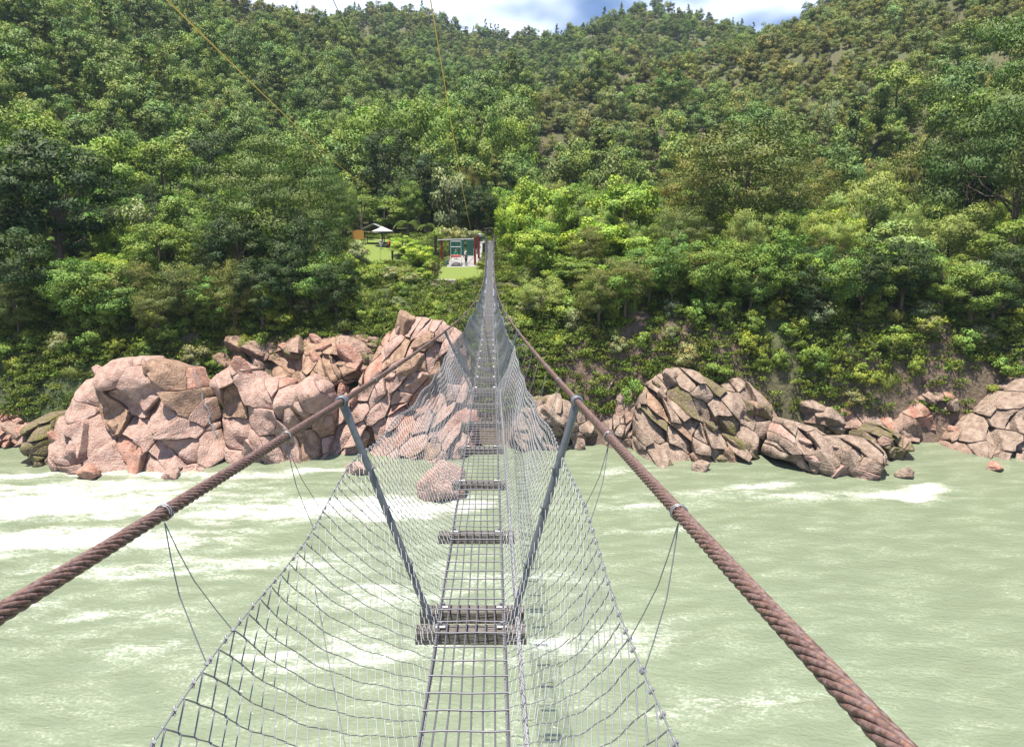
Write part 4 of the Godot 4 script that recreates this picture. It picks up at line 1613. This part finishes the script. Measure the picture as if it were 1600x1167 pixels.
func build_hill_forest() -> void:
	var lists := {"hill_mid": [], "hill_scrub": [], "hill_cone": []}
	var d := 118.0
	while d < 640.0:
		var step := 5.8 if d < 260.0 else (5.8 if d < 400.0 else 6.6)
		var x := -0.86 * d
		while x < 0.86 * d:
			var px := x + rng.randf_range(-0.5, 0.5) * step
			var pd := d + rng.randf_range(-0.5, 0.5) * step
			var col := 800.0 + px / pd * F
			# right spur and high ground: scrub; valley side on the left: tall forest
			var h := height(px, -pd)
			var n := noise_a.get_noise_2d(px * 1.7 + 300.0, pd * 1.7)
			var scrub := smoothstep(-0.15, 0.35, n * 0.9 + (0.55 if col > 830.0 and pd < 330.0 else -0.30) + (0.35 if pd > 420.0 and (absf(col - 1000.0) < 90.0 or absf(col - 640.0) < 110.0) else 0.0) + smoothstep(65.0, 110.0, h) * (0.6 if pd < 400.0 else 0.1))
			if col > 830.0 and pd < 150.0:
				scrub *= 0.5
			var is_scrub := rng.randf() < scrub
			x += step * (0.54 if is_scrub else 1.1)
			if not free_spot(px, -pd, 1.5) and pd < 160.0:
				continue
			if pd < 122.0 and clearing(px, -112.0):
				continue
			var br := bare(px, -pd)
			if rng.randf() < br * 0.6 + (0.10 if is_scrub else 0.03):
				continue
			# hidden behind the ground in between?
			var eye2 := EYE
			var tip := Vector3(px, h + 9.0, -pd)
			var hid := false
			for k in range(3, 12):
				var q := eye2.lerp(tip, k / 12.0)
				if -q.z > 120.0 and height(q.x, q.z) > q.y + 6.0:
					hid = true
					break
			if hid:
				continue
			var key := "hill_scrub" if is_scrub else ("hill_cone" if rng.randf() < 0.22 else "hill_mid")
			var sc := rng.randf_range(0.65, 1.25) if is_scrub else rng.randf_range(0.75, 1.7) * (1.1 if pd < 260.0 else 0.85)
			if is_scrub and rng.randf() < 0.12:
				sc *= 1.7
			if not is_scrub and pd > 400.0:
				sc *= 0.85
			lists[key].append([Vector3(px, h - 0.25, -pd), sc, n, rng.randf()])
			if is_scrub and rng.randf() > br:
				var jx := px + rng.randf_range(1.2, 2.6)
				var jd := pd + rng.randf_range(-2.6, 2.6)
				lists[key].append([ground(jx, -jd) - Vector3(0, 0.25, 0), rng.randf_range(0.5, 1.0), n, rng.randf()])
		d += step
	for key in lists:
		var all: Array = lists[key]
		var k: Dictionary = kinds[key]
		all.sort_custom(func(a, b): return a[0].z > b[0].z)
		var words: Dictionary = {
			"hill_mid": ["rounded green forest tree on the hillside behind the clearing", "nearer rounded hillside trees", "far_forest", "dense green forest of rounded trees covering the higher hillsides", "forest"],
			"hill_scrub": ["small olive scrub tree on the lower hillside", "nearer hillside scrub trees", "far_scrub", "olive and yellowish scrub covering the upper slopes and spurs", "scrub"],
			"hill_cone": ["dark pointed forest tree standing out on the hillside", "nearer pointed hillside trees", "far_conifers", "dark pointed trees scattered through the higher forest", "forest"],
		}
		var w: Array = words[key]
		var single := mini(280, all.size())
		for j in single:
			var e: Array = all[j]
			var col: float = 800.0 - e[0].x / e[0].z * F
			var where: String = ["on the left", "behind the clearing", "on the right"][0 if col < 450.0 else (1 if col < 830.0 else 2)]
			var leaf: String = ["leaf", "leaf_cool_shade", "leaf_light", "leaf_warm"][int(e[3] * 3.999)] if key == "hill_scrub" else ["leaf", "leaf_cool_shade", "leaf_light"][int(e[3] * 2.999)]
			var tall: float = k.h * e[1] * (0.9 + 0.3 * e[3])
			var size := "tall" if e[1] > 1.06 else ("low" if e[1] < 0.86 else "medium")
			var row := "at the foot" if e[0].z > -135.0 else ("low on the hill" if e[0].z > -165.0 else "partway uphill")
			plant(key, e[0], tall, k.r * 2.0 * e[1], "%s %s %s %s, %s" % [size, TONE[leaf], {"hill_scrub": "scrub tree", "hill_mid": "rounded forest tree", "hill_cone": "pointed forest tree"}[key], row, hill_zone(col)], w[1], leaf)
		# beyond the nearest 280: one mass, spread over the variants
		var rest := all.slice(single)
		var holder := Node3D.new()
		holder.name = w[2]
		add_child(holder)
		holder.set_meta("kind", "stuff")
		holder.set_meta("label", w[3])
		holder.set_meta("category", w[4])
		var nv: int = k.variants.size()
		for v in nv:
			var mm := MultiMesh.new()
			mm.transform_format = MultiMesh.TRANSFORM_3D
			mm.use_colors = true
			mm.mesh = k.variants[v][2]
			var mine := []
			for j in range(v, rest.size(), nv):
				mine.append(rest[j])
			mm.instance_count = mine.size()
			for j in mine.size():
				var e: Array = mine[j]
				var r := RandomNumberGenerator.new()
				r.seed = j * 31 + v
				var b := Basis(Vector3.UP, r.randf() * TAU).scaled(Vector3(e[1], e[1] * r.randf_range(0.85, 1.25), e[1]))
				mm.set_instance_transform(j, Transform3D(b, e[0]))
				var f: float = 0.60 + 0.75 * e[3]
				var wm: float = r.randf_range(0.86, 1.10) + 0.16 * e[2]
				mm.set_instance_color(j, Color(f * wm, f, f * r.randf_range(0.75, 1.1)))
			var o := MultiMeshInstance3D.new()
			o.name = "trees"
			o.multimesh = mm
			holder.add_child(o, true)
			o.set_meta("kind", "stuff")



# ------------------------------------------------------------------ the clearing: lawn, path, people, play and picnic things
func gx_at(px: float, d: float) -> float:
	return pix(px, 400, d).x


const LAWN := [[78.8, 684, 750], [80.5, 682, 757], [84, 686, 757], [88, 690, 757]]
const PATH := [[87.2, 697, 744], [90, 700, 746], [94, 712, 752], [98, 735, 758], [103, 748, 764], [110, 756, 772]]
const PICNIC := [[89, 575, 625], [93, 565, 640], [100, 555, 645], [110, 556, 642]]


func span(t: Array, d: float) -> Array:
	return [table(t.map(func(r): return [r[0], r[1]]), d), table(t.map(func(r): return [r[0], r[2]]), d)]


func lawn_spot(x: float, z: float) -> int:
	var d := -z
	var px := 800.0 + x / d * F
	for k in 3:
		var t: Array = [LAWN, PATH, PICNIC][k]
		if d >= t[0][0] and d <= t[-1][0]:
			var s := span(t, d)
			if px > s[0] - 2.0 and px < s[1] + 2.0:
				return k + 1
	return 0


func sheet(called: String, t: Array, lift: float, m: Material) -> void:
	var a := Acc.new()
	var n := 14
	var d: float = t[0][0]
	var rows := 0
	while d <= t[-1][0]:
		var s := span(t, d)
		for k in n + 1:
			var x := gx_at(lerpf(s[0], s[1], float(k) / n), d)
			a.v.append(Vector3(x, height(x, -d) + lift, -d))
		rows += 1
		d += 0.4
	for j in rows - 1:
		for k in n:
			var p := j * (n + 1) + k
			facing(a, p, p + 1, p + n + 1, Vector3.UP)
			facing(a, p + 1, p + n + 2, p + n + 1, Vector3.UP)
	a.smooth_normals()
	var o := put(a.commit(m), called)
	o.set_meta("kind", "structure")


func body_mesh(bones: Array, cell: float, m: Material) -> ArrayMesh:
	var lo := Vector3(1e9, 1e9, 1e9)
	var hi := -lo
	for b in bones:
		for q in [0, 1]:
			lo = lo.min(b[q] - Vector3.ONE * (b[2 + q] + 0.06))
			hi = hi.max(b[q] + Vector3.ONE * (b[2 + q] + 0.06))
	var nx := int((hi.x - lo.x) / cell) + 2
	var ny := int((hi.y - lo.y) / cell) + 2
	var nz := int((hi.z - lo.z) / cell) + 2
	var f := PackedFloat32Array()
	f.resize(nx * ny * nz)
	f.fill(1.0)
	for b in bones:
		var pa: Vector3 = b[0]
		var ab: Vector3 = b[1] - b[0]
		var l2 := maxf(ab.length_squared(), 1e-6)
		var r := maxf(b[2], b[3]) + 0.09
		var blo := ((pa.min(b[1]) - Vector3.ONE * r - lo) / cell).floor()
		var bhi := ((pa.max(b[1]) + Vector3.ONE * r - lo) / cell).ceil()
		for z in range(maxi(0, int(blo.z)), mini(nz, int(bhi.z) + 1)):
			for y in range(maxi(0, int(blo.y)), mini(ny, int(bhi.y) + 1)):
				for x in range(maxi(0, int(blo.x)), mini(nx, int(bhi.x) + 1)):
					var p := lo + Vector3(x, y, z) * cell
					var t := clampf((p - pa).dot(ab) / l2, 0.0, 1.0)
					var dd: float = (p - pa - ab * t).length() - lerpf(b[2], b[3], t)
					var k := (z * ny + y) * nx + x
					var old := f[k]
					var hh := clampf(0.5 + 0.5 * (old - dd) / 0.03, 0.0, 1.0)
					f[k] = lerpf(old, dd, hh) - 0.03 * hh * (1.0 - hh)
	var a := Acc.new()
	var id := {}
	for z in nz - 1:
		for y in ny - 1:
			for x in nx - 1:
				var k := (z * ny + y) * nx + x
				var sum := Vector3.ZERO
				var cnt := 0
				var inside := 0
				for c in 8:
					if f[k + (c & 1) + ((c >> 1) & 1) * nx + (c >> 2) * nx * ny] < 0.0:
						inside += 1
				if inside == 0 or inside == 8:
					continue
				for c in 8:
					for ax in 3:
						if (c >> ax) & 1:
							continue
						var c2 := c | (1 << ax)
						var va := f[k + (c & 1) + ((c >> 1) & 1) * nx + (c >> 2) * nx * ny]
						var vb := f[k + (c2 & 1) + ((c2 >> 1) & 1) * nx + (c2 >> 2) * nx * ny]
						if (va < 0.0) != (vb < 0.0):
							var t := va / (va - vb)
							sum += Vector3(c & 1, (c >> 1) & 1, c >> 2).lerp(Vector3(c2 & 1, (c2 >> 1) & 1, c2 >> 2), t)
							cnt += 1
				id[k] = a.v.size()
				var p := lo + (Vector3(x, y, z) + sum / cnt) * cell
				a.v.append(p)
				var best := 1e9
				var col := Color.WHITE
				for b in bones:
					var q := Geometry3D.get_closest_point_to_segment(p, b[0], b[1])
					var dd: float = p.distance_to(q) - maxf(b[2], b[3])
					if dd < best:
						best = dd
						col = b[4]
				a.c.append(col)
	var strides := [1, nx, nx * ny]
	for z in range(1, nz - 1):
		for y in range(1, ny - 1):
			for x in range(1, nx - 1):
				var k := (z * ny + y) * nx + x
				for ax in 3:
					var k2: int = k + strides[ax]
					if (f[k] < 0.0) == (f[k2] < 0.0):
						continue
					var u: int = strides[(ax + 1) % 3]
					var w: int = strides[(ax + 2) % 3]
					var q := [k, k - u, k - u - w, k - w]
					var ok := true
					for e in q:
						ok = ok and id.has(e)
					if not ok:
						continue
					var want := Vector3.ZERO
					want[ax] = 1.0 if f[k] < 0.0 else -1.0
					facing(a, id[q[0]], id[q[1]], id[q[2]], want)
					facing(a, id[q[0]], id[q[2]], id[q[3]], want)
	a.smooth_normals()
	return a.commit(m)


func person(label: String, at: Vector3, turn: float, top: Color, legs: Color, hair: Color, pose: String, h := 1.72) -> void:
	var root := thing("person", label, "person", at, turn)
	root.scale = Vector3.ONE * (h / 1.75)
	var skin := lin(0.42, 0.25, 0.17)
	var shoe := lin(0.03, 0.03, 0.03)
	var b := []
	var up := 0.0
	for s in [-1.0, 1.0]:
		if pose == "sit":
			up = -0.47
			b.append([Vector3(s * 0.09, 0.46, 0), Vector3(s * 0.11, 0.47, 0.42), 0.085, 0.062, legs])
			b.append([Vector3(s * 0.11, 0.47, 0.42), Vector3(s * 0.11, 0.08, 0.40), 0.058, 0.042, legs])
			b.append([Vector3(s * 0.11, 0.05, 0.40), Vector3(s * 0.12, 0.04, 0.55), 0.045, 0.035, shoe])
		else:
			var fwd: float = 0.16 * s if pose == "walk" else 0.0
			b.append([Vector3(s * 0.09, 0.92, 0), Vector3(s * 0.10, 0.50, 0.04 + fwd), 0.088, 0.062, legs])
			b.append([Vector3(s * 0.10, 0.50, 0.04 + fwd), Vector3(s * 0.10, 0.09, fwd * 1.2 - 0.04), 0.058, 0.042, legs])
			b.append([Vector3(s * 0.10, 0.05, fwd * 1.2 - 0.05), Vector3(s * 0.12, 0.04, fwd * 1.2 + 0.13), 0.045, 0.035, shoe])
		var o := Vector3(0, up, 0)
		var el := Vector3(s * 0.25, 1.12, -0.03)
		var wr := Vector3(s * 0.23, 0.90, 0.10)
		if pose == "hips":
			el = Vector3(s * 0.34, 1.14, -0.08)
			wr = Vector3(s * 0.17, 1.00, 0.04)
		elif pose == "sit":
			wr = Vector3(s * 0.13, 1.08, 0.28)
		b.append([o + Vector3(s * 0.18, 1.39, 0), o + el, 0.056, 0.044, top])
		b.append([o + el, o + wr, 0.042, 0.030, skin])
		b.append([o + wr, o + wr + (wr - el).normalized() * 0.10, 0.034, 0.026, skin])
		b.append([o + wr + (wr - el).normalized() * 0.03, o + wr + (wr - el).normalized() * 0.07 + Vector3(-s * 0.05, 0, 0.02), 0.018, 0.014, skin])
	var o := Vector3(0, up, 0)
	b.append([o + Vector3(-0.07, 0.96, 0), o + Vector3(0.07, 0.96, 0), 0.115, 0.115, legs])
	b.append([o + Vector3(0, 1.06, 0), o + Vector3(0, 1.34, 0), 0.125, 0.145, top])
	b.append([o + Vector3(-0.13, 1.39, 0), o + Vector3(0.13, 1.39, 0), 0.075, 0.075, top])
	b.append([o + Vector3(0, 1.44, 0), o + Vector3(0, 1.55, 0.01), 0.055, 0.052, skin])
	b.append([o + Vector3(0, 1.60, 0.03), o + Vector3(0, 1.67, 0.01), 0.078, 0.095, skin])
	b.append([o + Vector3(0, 1.615, 0.10), o + Vector3(0, 1.60, 0.118), 0.016, 0.018, skin])
	put(body_mesh(b, 0.028, M.person), "body", root)
	var hb := [[o + Vector3(0, 1.69, -0.015), o + Vector3(0, 1.65, -0.035), 0.100, 0.098, hair]]
	put(body_mesh(hb, 0.028, M.person), "hair", root)


func rods(parent: Node3D, called: String, m: Material, list: Array, r: float, sides := 6) -> void:
	for e in list:
		var a := Acc.new()
		line(a, e[0], e[1], r, sides)
		put(a.commit(m), called, parent)


func slab(parent: Node3D, called: String, m: Material, at: Vector3, size: Vector3, bevel := 0.01, basis := Basis()) -> MeshInstance3D:
	var a := Acc.new()
	box(a, Transform3D(basis, at), size, Color.WHITE, bevel)
	return put(a.commit(m), called, parent)


func build_clearing() -> void:
	var grass := mat("lawn", 1, 1, 1, 0.95)
	grass.albedo_texture = noise_texture(0.03, 512, 101, [[0, 0.060, 0.095, 0.014], [0.5, 0.105, 0.145, 0.022], [1, 0.15, 0.185, 0.036]], 5)
	triplanar(grass, 0.35)
	var gravel := mat("gravel", 1, 1, 1, 0.95)
	gravel.albedo_texture = noise_texture(0.08, 512, 102, [[0, 0.12, 0.115, 0.115], [0.5, 0.20, 0.195, 0.195], [1, 0.28, 0.275, 0.27]], 4)
	triplanar(gravel, 0.5)
	sheet("lawn", LAWN, 0.07, grass)
	sheet("gravel_path", PATH, 0.075, gravel)
	sheet("picnic_lawn", PICNIC, 0.07, grass)
	mat("person", 1, 1, 1, 0.85, true)
	var red := mat("red_paint", 0.20, 0.014, 0.014, 0.5)
	var signal_red := mat("bright_red_paint", 0.62, 0.03, 0.02, 0.45)
	var white := mat("white_paint", 0.40, 0.40, 0.40, 0.45)
	var green := mat("green_paint", 0.012, 0.085, 0.060, 0.5)
	var dark_green := mat("dark_green_paint", 0.010, 0.045, 0.032, 0.55)
	var steel := mat("pale_steel", 0.30, 0.31, 0.33, 0.4, false, 0.3)
	var brown := mat("brown_post", 0.095, 0.060, 0.040, 0.9)
	var orange := mat("orange_board", 0.50, 0.25, 0.055, 0.7)
	var grey_roof := mat("grey_roof", 0.20, 0.21, 0.24, 0.6)
	var cloth := mat("white_cloth", 0.38, 0.375, 0.36, 0.9)
	var blue := mat("blue_plastic", 0.03, 0.06, 0.30, 0.5)
	var dark := mat("dark_paint", 0.02, 0.022, 0.024, 0.6)
	var stone := mat("edging", 0.33, 0.31, 0.30, 0.95)

	# start frame: red posts carrying a pale beam
	var base := gpix(716, 89.5)
	var fr := thing("beam_frame", "frame of tall red posts carrying a long pale beam over the gravel", "frame", base)
	for p in [[690, 90.5, 3.0], [742, 88.4, 3.6], [748, 92.0, 3.2]]:
		var g := gpix(p[0], p[1]) - base
		rods(fr, "red_post", red, [[g - Vector3(0, 0.3, 0), g + Vector3(0, p[2], 0)]], 0.14, 10)
	var l := gpix(684, 90.5) - base
	var r := gpix(743, 88.6) - base
	rods(fr, "beam", steel, [[Vector3(l.x, 3.05, l.z), Vector3(r.x, 3.25, r.z)]], 0.07, 8)
	rods(fr, "brace", dark, [[r + Vector3(-0.3, 1.0, 0.1), r + Vector3(-1.1, 0.05, 0.6)]], 0.03)
	# white ladder frame with red board
	var lb := gpix(713, 88.8)
	var ld := thing("ladder_frame", "white metal ladder frame with a bright red board, standing on the gravel", "frame", lb)
	for x in [-0.72, 0.62]:
		rods(ld, "upright", white, [[Vector3(x, 0, 0), Vector3(x, 3.05, 0)], [Vector3(x, 0, 0.7), Vector3(x, 1.25, 0.05)]], 0.045)
	rods(ld, "top_rail", white, [[Vector3(-0.72, 3.05, 0), Vector3(0.62, 3.05, 0)], [Vector3(-0.72, 2.35, 0), Vector3(0.62, 2.35, 0)], [Vector3(-0.72, 1.25, 0.05), Vector3(0.62, 1.25, 0.05)]], 0.04)
	for k in 5:
		slab(ld, "step", white if k % 2 == 0 else dark, Vector3(0.05, 0.15 + 0.2 * k, 0.75 - 0.13 * k), Vector3(0.55, 0.05, 0.16))
	slab(ld, "red_board", signal_red, Vector3(-0.05, 1.18, 0.12), Vector3(1.42, 0.20, 0.05))
	slab(ld, "base_plate", dark, Vector3(0.05, 0.04, 0.2), Vector3(1.4, 0.05, 1.6))
	slab(ld, "platform", white, Vector3(-0.05, 1.05, -0.35), Vector3(1.3, 0.06, 0.8))
	person("person in green and red sitting on the white ladder frame", lb + Vector3(-0.1, 0.75, -0.45), 0.0, lin(0.02, 0.22, 0.12), lin(0.30, 0.02, 0.02), lin(0.03, 0.02, 0.015), "sit")
	person("person in black standing on the gravel beside the ladder frame", gpix(728, 88.0) + Vector3(0, 0.06, 0), 2.6, lin(0.05, 0.055, 0.06), lin(0.012, 0.012, 0.014), lin(0.20, 0.17, 0.14), "hips", 1.75)
	# green screens behind
	var gb := gpix(724, 93.5)
	var gs := thing("screen_panels", "dark green screen panels behind the ladder frame", "screen", gb)
	for k in 3:
		slab(gs, "panel", green, Vector3(-1.35 + k * 1.0 + (0.25 if k == 2 else 0.0), 1.15, 0), Vector3(0.96, 2.1, 0.05))
	rods(gs, "post", dark_green, [[Vector3(-1.9, -0.2, 0), Vector3(-1.9, 2.4, 0)], [Vector3(-0.3, -0.2, 0), Vector3(-0.3, 2.4, 0)], [Vector3(1.45, -0.2, 0), Vector3(1.45, 2.4, 0)]], 0.05)
	# blue drum
	var da := Acc.new()
	tube(da, PackedVector3Array([Vector3(0, 0, 0), Vector3(0, 0.1, 0), Vector3(0, 0.5, 0), Vector3(0, 0.56, 0)]), 0.26, 0.26, 12, Color.WHITE, true)
	var bd := put(da.commit(blue), "plastic_drum", null, gpix(698, 89.0))
	tag(bd, "blue plastic drum on the gravel left of the ladder frame", "drum")
	# fence posts and stone edging of the lawn
	for p in [[679, 79.2, 1.9, -0.06], [682, 81.5, 1.7, 0.14], [683, 84.5, 1.3, 0.05]]:
		var a := Acc.new()
		tube(a, PackedVector3Array([Vector3(0, -0.3, 0), Vector3(p[3] * 0.5, p[2] * 0.5, 0), Vector3(p[3] * 2.0, p[2], 0)]), 0.10, 0.075, 7, Color.WHITE, true)
		var o := put(a.commit(brown), "fence_post", null, gpix(p[0], p[1]))
		tag(o, ["front", "leaning middle", "short rear"][int(p[1] > 80.0) + int(p[1] > 83.0)] + " wooden fence post at the lawn's left edge", "post", "fence posts")
	var eb := gpix(695, 78.6)
	var ed := thing("stone_edging", "low grey stone edging along the front of the lawn", "wall", eb)
	var q := 682.0
	while q < 722.0:
		var g := gpix(q, 78.5)
		slab(ed, "stone", stone, g - eb + Vector3(0, 0.10, 0), Vector3(0.46, 0.34, 0.4), 0.05, Basis(Vector3.UP, rng.randf_range(-0.15, 0.15)))
		q += 6.8
	# dark green ticket booth beside the landing
	var kb := gpix(756.5, 95.5)
	var kf := thing("green_booth", "narrow dark green gate frame beside the bridge's far end", "gate", kb)
	rods(kf, "post", dark_green, [[Vector3(-1.0, -0.2, 0), Vector3(-1.0, 2.5, 0)], [Vector3(0.15, -0.6, 0), Vector3(0.15, 2.8, 0)]], 0.09, 8)
	slab(kf, "board", dark_green, Vector3(-0.45, 2.35, 0.02), Vector3(1.15, 0.30, 0.05))
	slab(kf, "panel", dark_green, Vector3(0.0, 0.9, 0.03), Vector3(0.5, 1.5, 0.05))
	person("person in a white shirt waiting beside the bridge's far end", gpix(750.5, 103) + Vector3(0, 0.1, 0), 0.3, lin(0.62, 0.63, 0.68), lin(0.06, 0.07, 0.12), lin(0.05, 0.03, 0.02), "stand")
	person("person in dark clothes walking at the back of the clearing", gpix(717.5, 108), 1.2, lin(0.045, 0.05, 0.055), lin(0.04, 0.04, 0.05), lin(0.03, 0.02, 0.015), "walk")
	person("person in a crimson jacket walking at the back of the clearing", gpix(722.5, 107.5), 1.2, lin(0.34, 0.02, 0.05), lin(0.20, 0.015, 0.03), lin(0.12, 0.04, 0.02), "walk", 1.78)
	# picnic corner: parasol, shelter, orange board, table, people
	var pb := gpix(598.5, 100)
	var pr := thing("parasol", "large white parasol on a dark pole over the picnic lawn", "parasol", pb)
	rods(pr, "pole", dark, [[Vector3(0, -0.1, 0), Vector3(0, 2.75, 0)]], 0.045, 8)
	var ca := Acc.new()
	var n := 8
	for k in n:
		var a0 := TAU * k / n
		var a1 := TAU * (k + 1) / n
		var e0 := Vector3(cos(a0) * 1.55, 2.20, sin(a0) * 1.55)
		var e1 := Vector3(cos(a1) * 1.55, 2.20, sin(a1) * 1.55)
		var m0 := Vector3(cos(a0) * 0.75, 2.52, sin(a0) * 0.75)
		var m1 := Vector3(cos(a1) * 0.75, 2.52, sin(a1) * 0.75)
		quad(ca, m0, m1, e1, e0, Color.WHITE, Vector3.UP)
		quad(ca, Vector3(0, 2.86, 0), Vector3(0, 2.86, 0.001), m1, m0, Color.WHITE, Vector3.UP)
		quad(ca, e0, e1, e1 - Vector3(0, 0.12, 0), e0 - Vector3(0, 0.12, 0), Color.WHITE, e0)
	put(ca.commit(cloth), "canopy", pr)
	rods(pr, "rib", dark, [[Vector3(0, 2.3, 0), Vector3(0.75, 2.5, 0)], [Vector3(0, 2.3, 0), Vector3(-0.75, 2.5, 0)], [Vector3(0, 2.3, 0), Vector3(0, 2.5, 0.75)]], 0.012, 4)
	var sb := gpix(586, 104.5)
	var sh := thing("picnic_shelter", "small open shelter with a grey pitched roof behind the parasol", "shelter", sb)
	for c in [[-1.3, 0.8], [1.3, 0.8], [-1.3, -0.8], [1.3, -0.8]]:
		rods(sh, "post", dark_green, [[Vector3(c[0], -0.2, c[1]), Vector3(c[0], 2.35, c[1])]], 0.07, 8)
	for s in [-1.0, 1.0]:
		slab(sh, "roof", grey_roof, Vector3(s * 0.86, 2.72, 0), Vector3(1.9, 0.06, 2.5), 0.01, Basis(Vector3.BACK, -s * 0.42))
	rods(sh, "rail", brown, [[Vector3(-1.3, 0.9, -0.8), Vector3(1.3, 0.9, -0.8)]], 0.05)
	var ob := gpix(560.5, 101)
	var og := thing("notice_board", "orange wooden board with an arched top left of the shelter", "board", ob)
	var pa := Acc.new()
	var prof := []
	for k in 9:
		var t := k / 8.0
		prof.append(Vector2(lerpf(-0.82, 0.82, t), 2.05 + 0.22 * sin(PI * t)))
	for k in 8:
		var p0: Vector2 = prof[k]
		var p1: Vector2 = prof[k + 1]
		for z in [0.04, -0.04]:
			quad(pa, Vector3(p0.x, 0.9, z), Vector3(p1.x, 0.9, z), Vector3(p1.x, p1.y, z), Vector3(p0.x, p0.y, z), Color.WHITE, Vector3(0, 0, z))
		quad(pa, Vector3(p0.x, p0.y, 0.04), Vector3(p1.x, p1.y, 0.04), Vector3(p1.x, p1.y, -0.04), Vector3(p0.x, p0.y, -0.04), Color.WHITE, Vector3.UP)
	put(pa.commit(orange), "board", og)
	rods(og, "post", brown, [[Vector3(-0.7, -0.2, -0.09), Vector3(-0.7, 1.9, -0.09)], [Vector3(0.7, -0.2, -0.09), Vector3(0.7, 1.9, -0.09)]], 0.045)
	var tb := gpix(604, 99.3)
	var tt := thing("picnic_table", "dark picnic table under the right side of the parasol", "table", tb)
	for k in 4:
		slab(tt, "plank", brown, Vector3(0, 0.74, -0.3 + 0.2 * k), Vector3(1.5, 0.04, 0.18))
	rods(tt, "leg", dark, [[Vector3(-0.55, 0, -0.35), Vector3(-0.55, 0.72, 0.1)], [Vector3(-0.55, 0, 0.35), Vector3(-0.55, 0.72, -0.1)], [Vector3(0.55, 0, -0.35), Vector3(0.55, 0.72, 0.1)], [Vector3(0.55, 0, 0.35), Vector3(0.55, 0.72, -0.1)]], 0.035)
	var bb := gpix(609, 98.6)
	var bn := thing("bench", "low bench under the person in red", "bench", bb)
	slab(bn, "seat", brown, Vector3(0, 0.40, 0), Vector3(1.1, 0.05, 0.3))
	rods(bn, "leg", dark, [[Vector3(-0.45, 0, 0), Vector3(-0.45, 0.38, 0)], [Vector3(0.45, 0, 0), Vector3(0.45, 0.38, 0)]], 0.04)
	person("person in bright red seated at the picnic table", bb + Vector3(0, 0.04, 0), -1.9, lin(0.60, 0.02, 0.025), lin(0.02, 0.02, 0.03), lin(0.16, 0.03, 0.02), "sit")
	person("person in pale clothes standing by the parasol's pole", gpix(595.5, 97.5), 0.4, lin(0.42, 0.40, 0.46), lin(0.50, 0.50, 0.55), lin(0.05, 0.03, 0.02), "stand", 1.68)
	var lp := gpix(629.5, 97)
	var la := thing("lamp_post", "short black post with a rounded head beside the picnic lawn", "post", lp)
	rods(la, "pole", dark, [[Vector3(0, -0.2, 0), Vector3(0, 1.75, 0)]], 0.06, 8)
	var ha := Acc.new()
	tube(ha, PackedVector3Array([Vector3(0, 1.72, 0), Vector3(0, 1.8, 0), Vector3(0, 1.98, 0), Vector3(0, 2.05, 0)]), 0.15, 0.10, 8, Color.WHITE, true)
	put(ha.commit(dark), "head", la)
	# pylons on the skyline
	for p in [[465, 24, 556, "tiny lattice power pylon on the skyline, left of the two"], [953, 62, 556, "tiny lattice power pylon on the skyline beside the far peak"]]:
		var x := pix(p[0], p[1], p[2]).x
		var g := ground(x, -p[2])
		var tw := thing("power_pylon", p[3], "pylon", g, 0.3)
		var hh := maxf(16.0, pix(p[0], p[1] - 36.0, p[2]).y - g.y)
		var a := Acc.new()
		for c in [[-1, -1], [1, -1], [1, 1], [-1, 1]]:
			line(a, Vector3(c[0] * 1.6, -1, c[1] * 1.6), Vector3(c[0] * 0.3, hh, c[1] * 0.3), 0.11, 4)
		for k in 7:
			var w0 := lerpf(1.6, 0.3, k / 7.0)
			var w1 := lerpf(1.6, 0.3, (k + 1) / 7.0)
			line(a, Vector3(-w0, hh * k / 7.0, 1), Vector3(w1, hh * (k + 1) / 7.0, 0.3), 0.07, 4)
			line(a, Vector3(w0, hh * k / 7.0, 1), Vector3(-w1, hh * (k + 1) / 7.0, 0.3), 0.07, 4)
		put(a.commit(steel), "lattice", tw)
		for k in 3:
			rods(tw, "cross_arm", steel, [[Vector3(-2.6, hh * (0.98 - 0.11 * k), 0), Vector3(2.6, hh * (0.98 - 0.11 * k), 0)]], 0.10, 4)


func tell_apart() -> void:
	# things that still share a label are told apart by their order from the left
	var same := {}
	for o in get_children():
		if o.has_meta("group"):
			var l: String = o.get_meta("label")
			if not same.has(l):
				same[l] = []
			same[l].append(o)
	for l in same:
		var all: Array = same[l]
		if all.size() < 2 or all.size() > 10 or l.split(" ").size() > 14:
			continue
		all.sort_custom(func(a, b): return a.position.x / -a.position.z < b.position.x / -b.position.z)
		for k in all.size():
			all[k].set_meta("label", ["leftmost", "second leftmost", "third leftmost", "fourth leftmost", "fifth leftmost", "sixth leftmost", "seventh leftmost", "eighth leftmost", "ninth leftmost", "tenth leftmost"][k] + " " + l)


func _ready() -> void:
	rng.seed = 20240611
	noise_a.seed = 3
	noise_a.frequency = 0.01
	noise_a.fractal_octaves = 3
	noise_b.seed = 8
	noise_b.frequency = 0.012
	noise_b.fractal_octaves = 4
	noise_c.seed = 15
	noise_c.frequency = 0.06
	noise_c.fractal_octaves = 3
	var t0 := Time.get_ticks_msec()
	setup_view()
	setup_ridges()
	build_grid()
	build_terrain()
	build_water()

	build_rocks()

	build_bridge()

	build_kinds()

	build_heroes()
	build_filler()
	build_hill_forest()

	build_clearing()
	tell_apart()
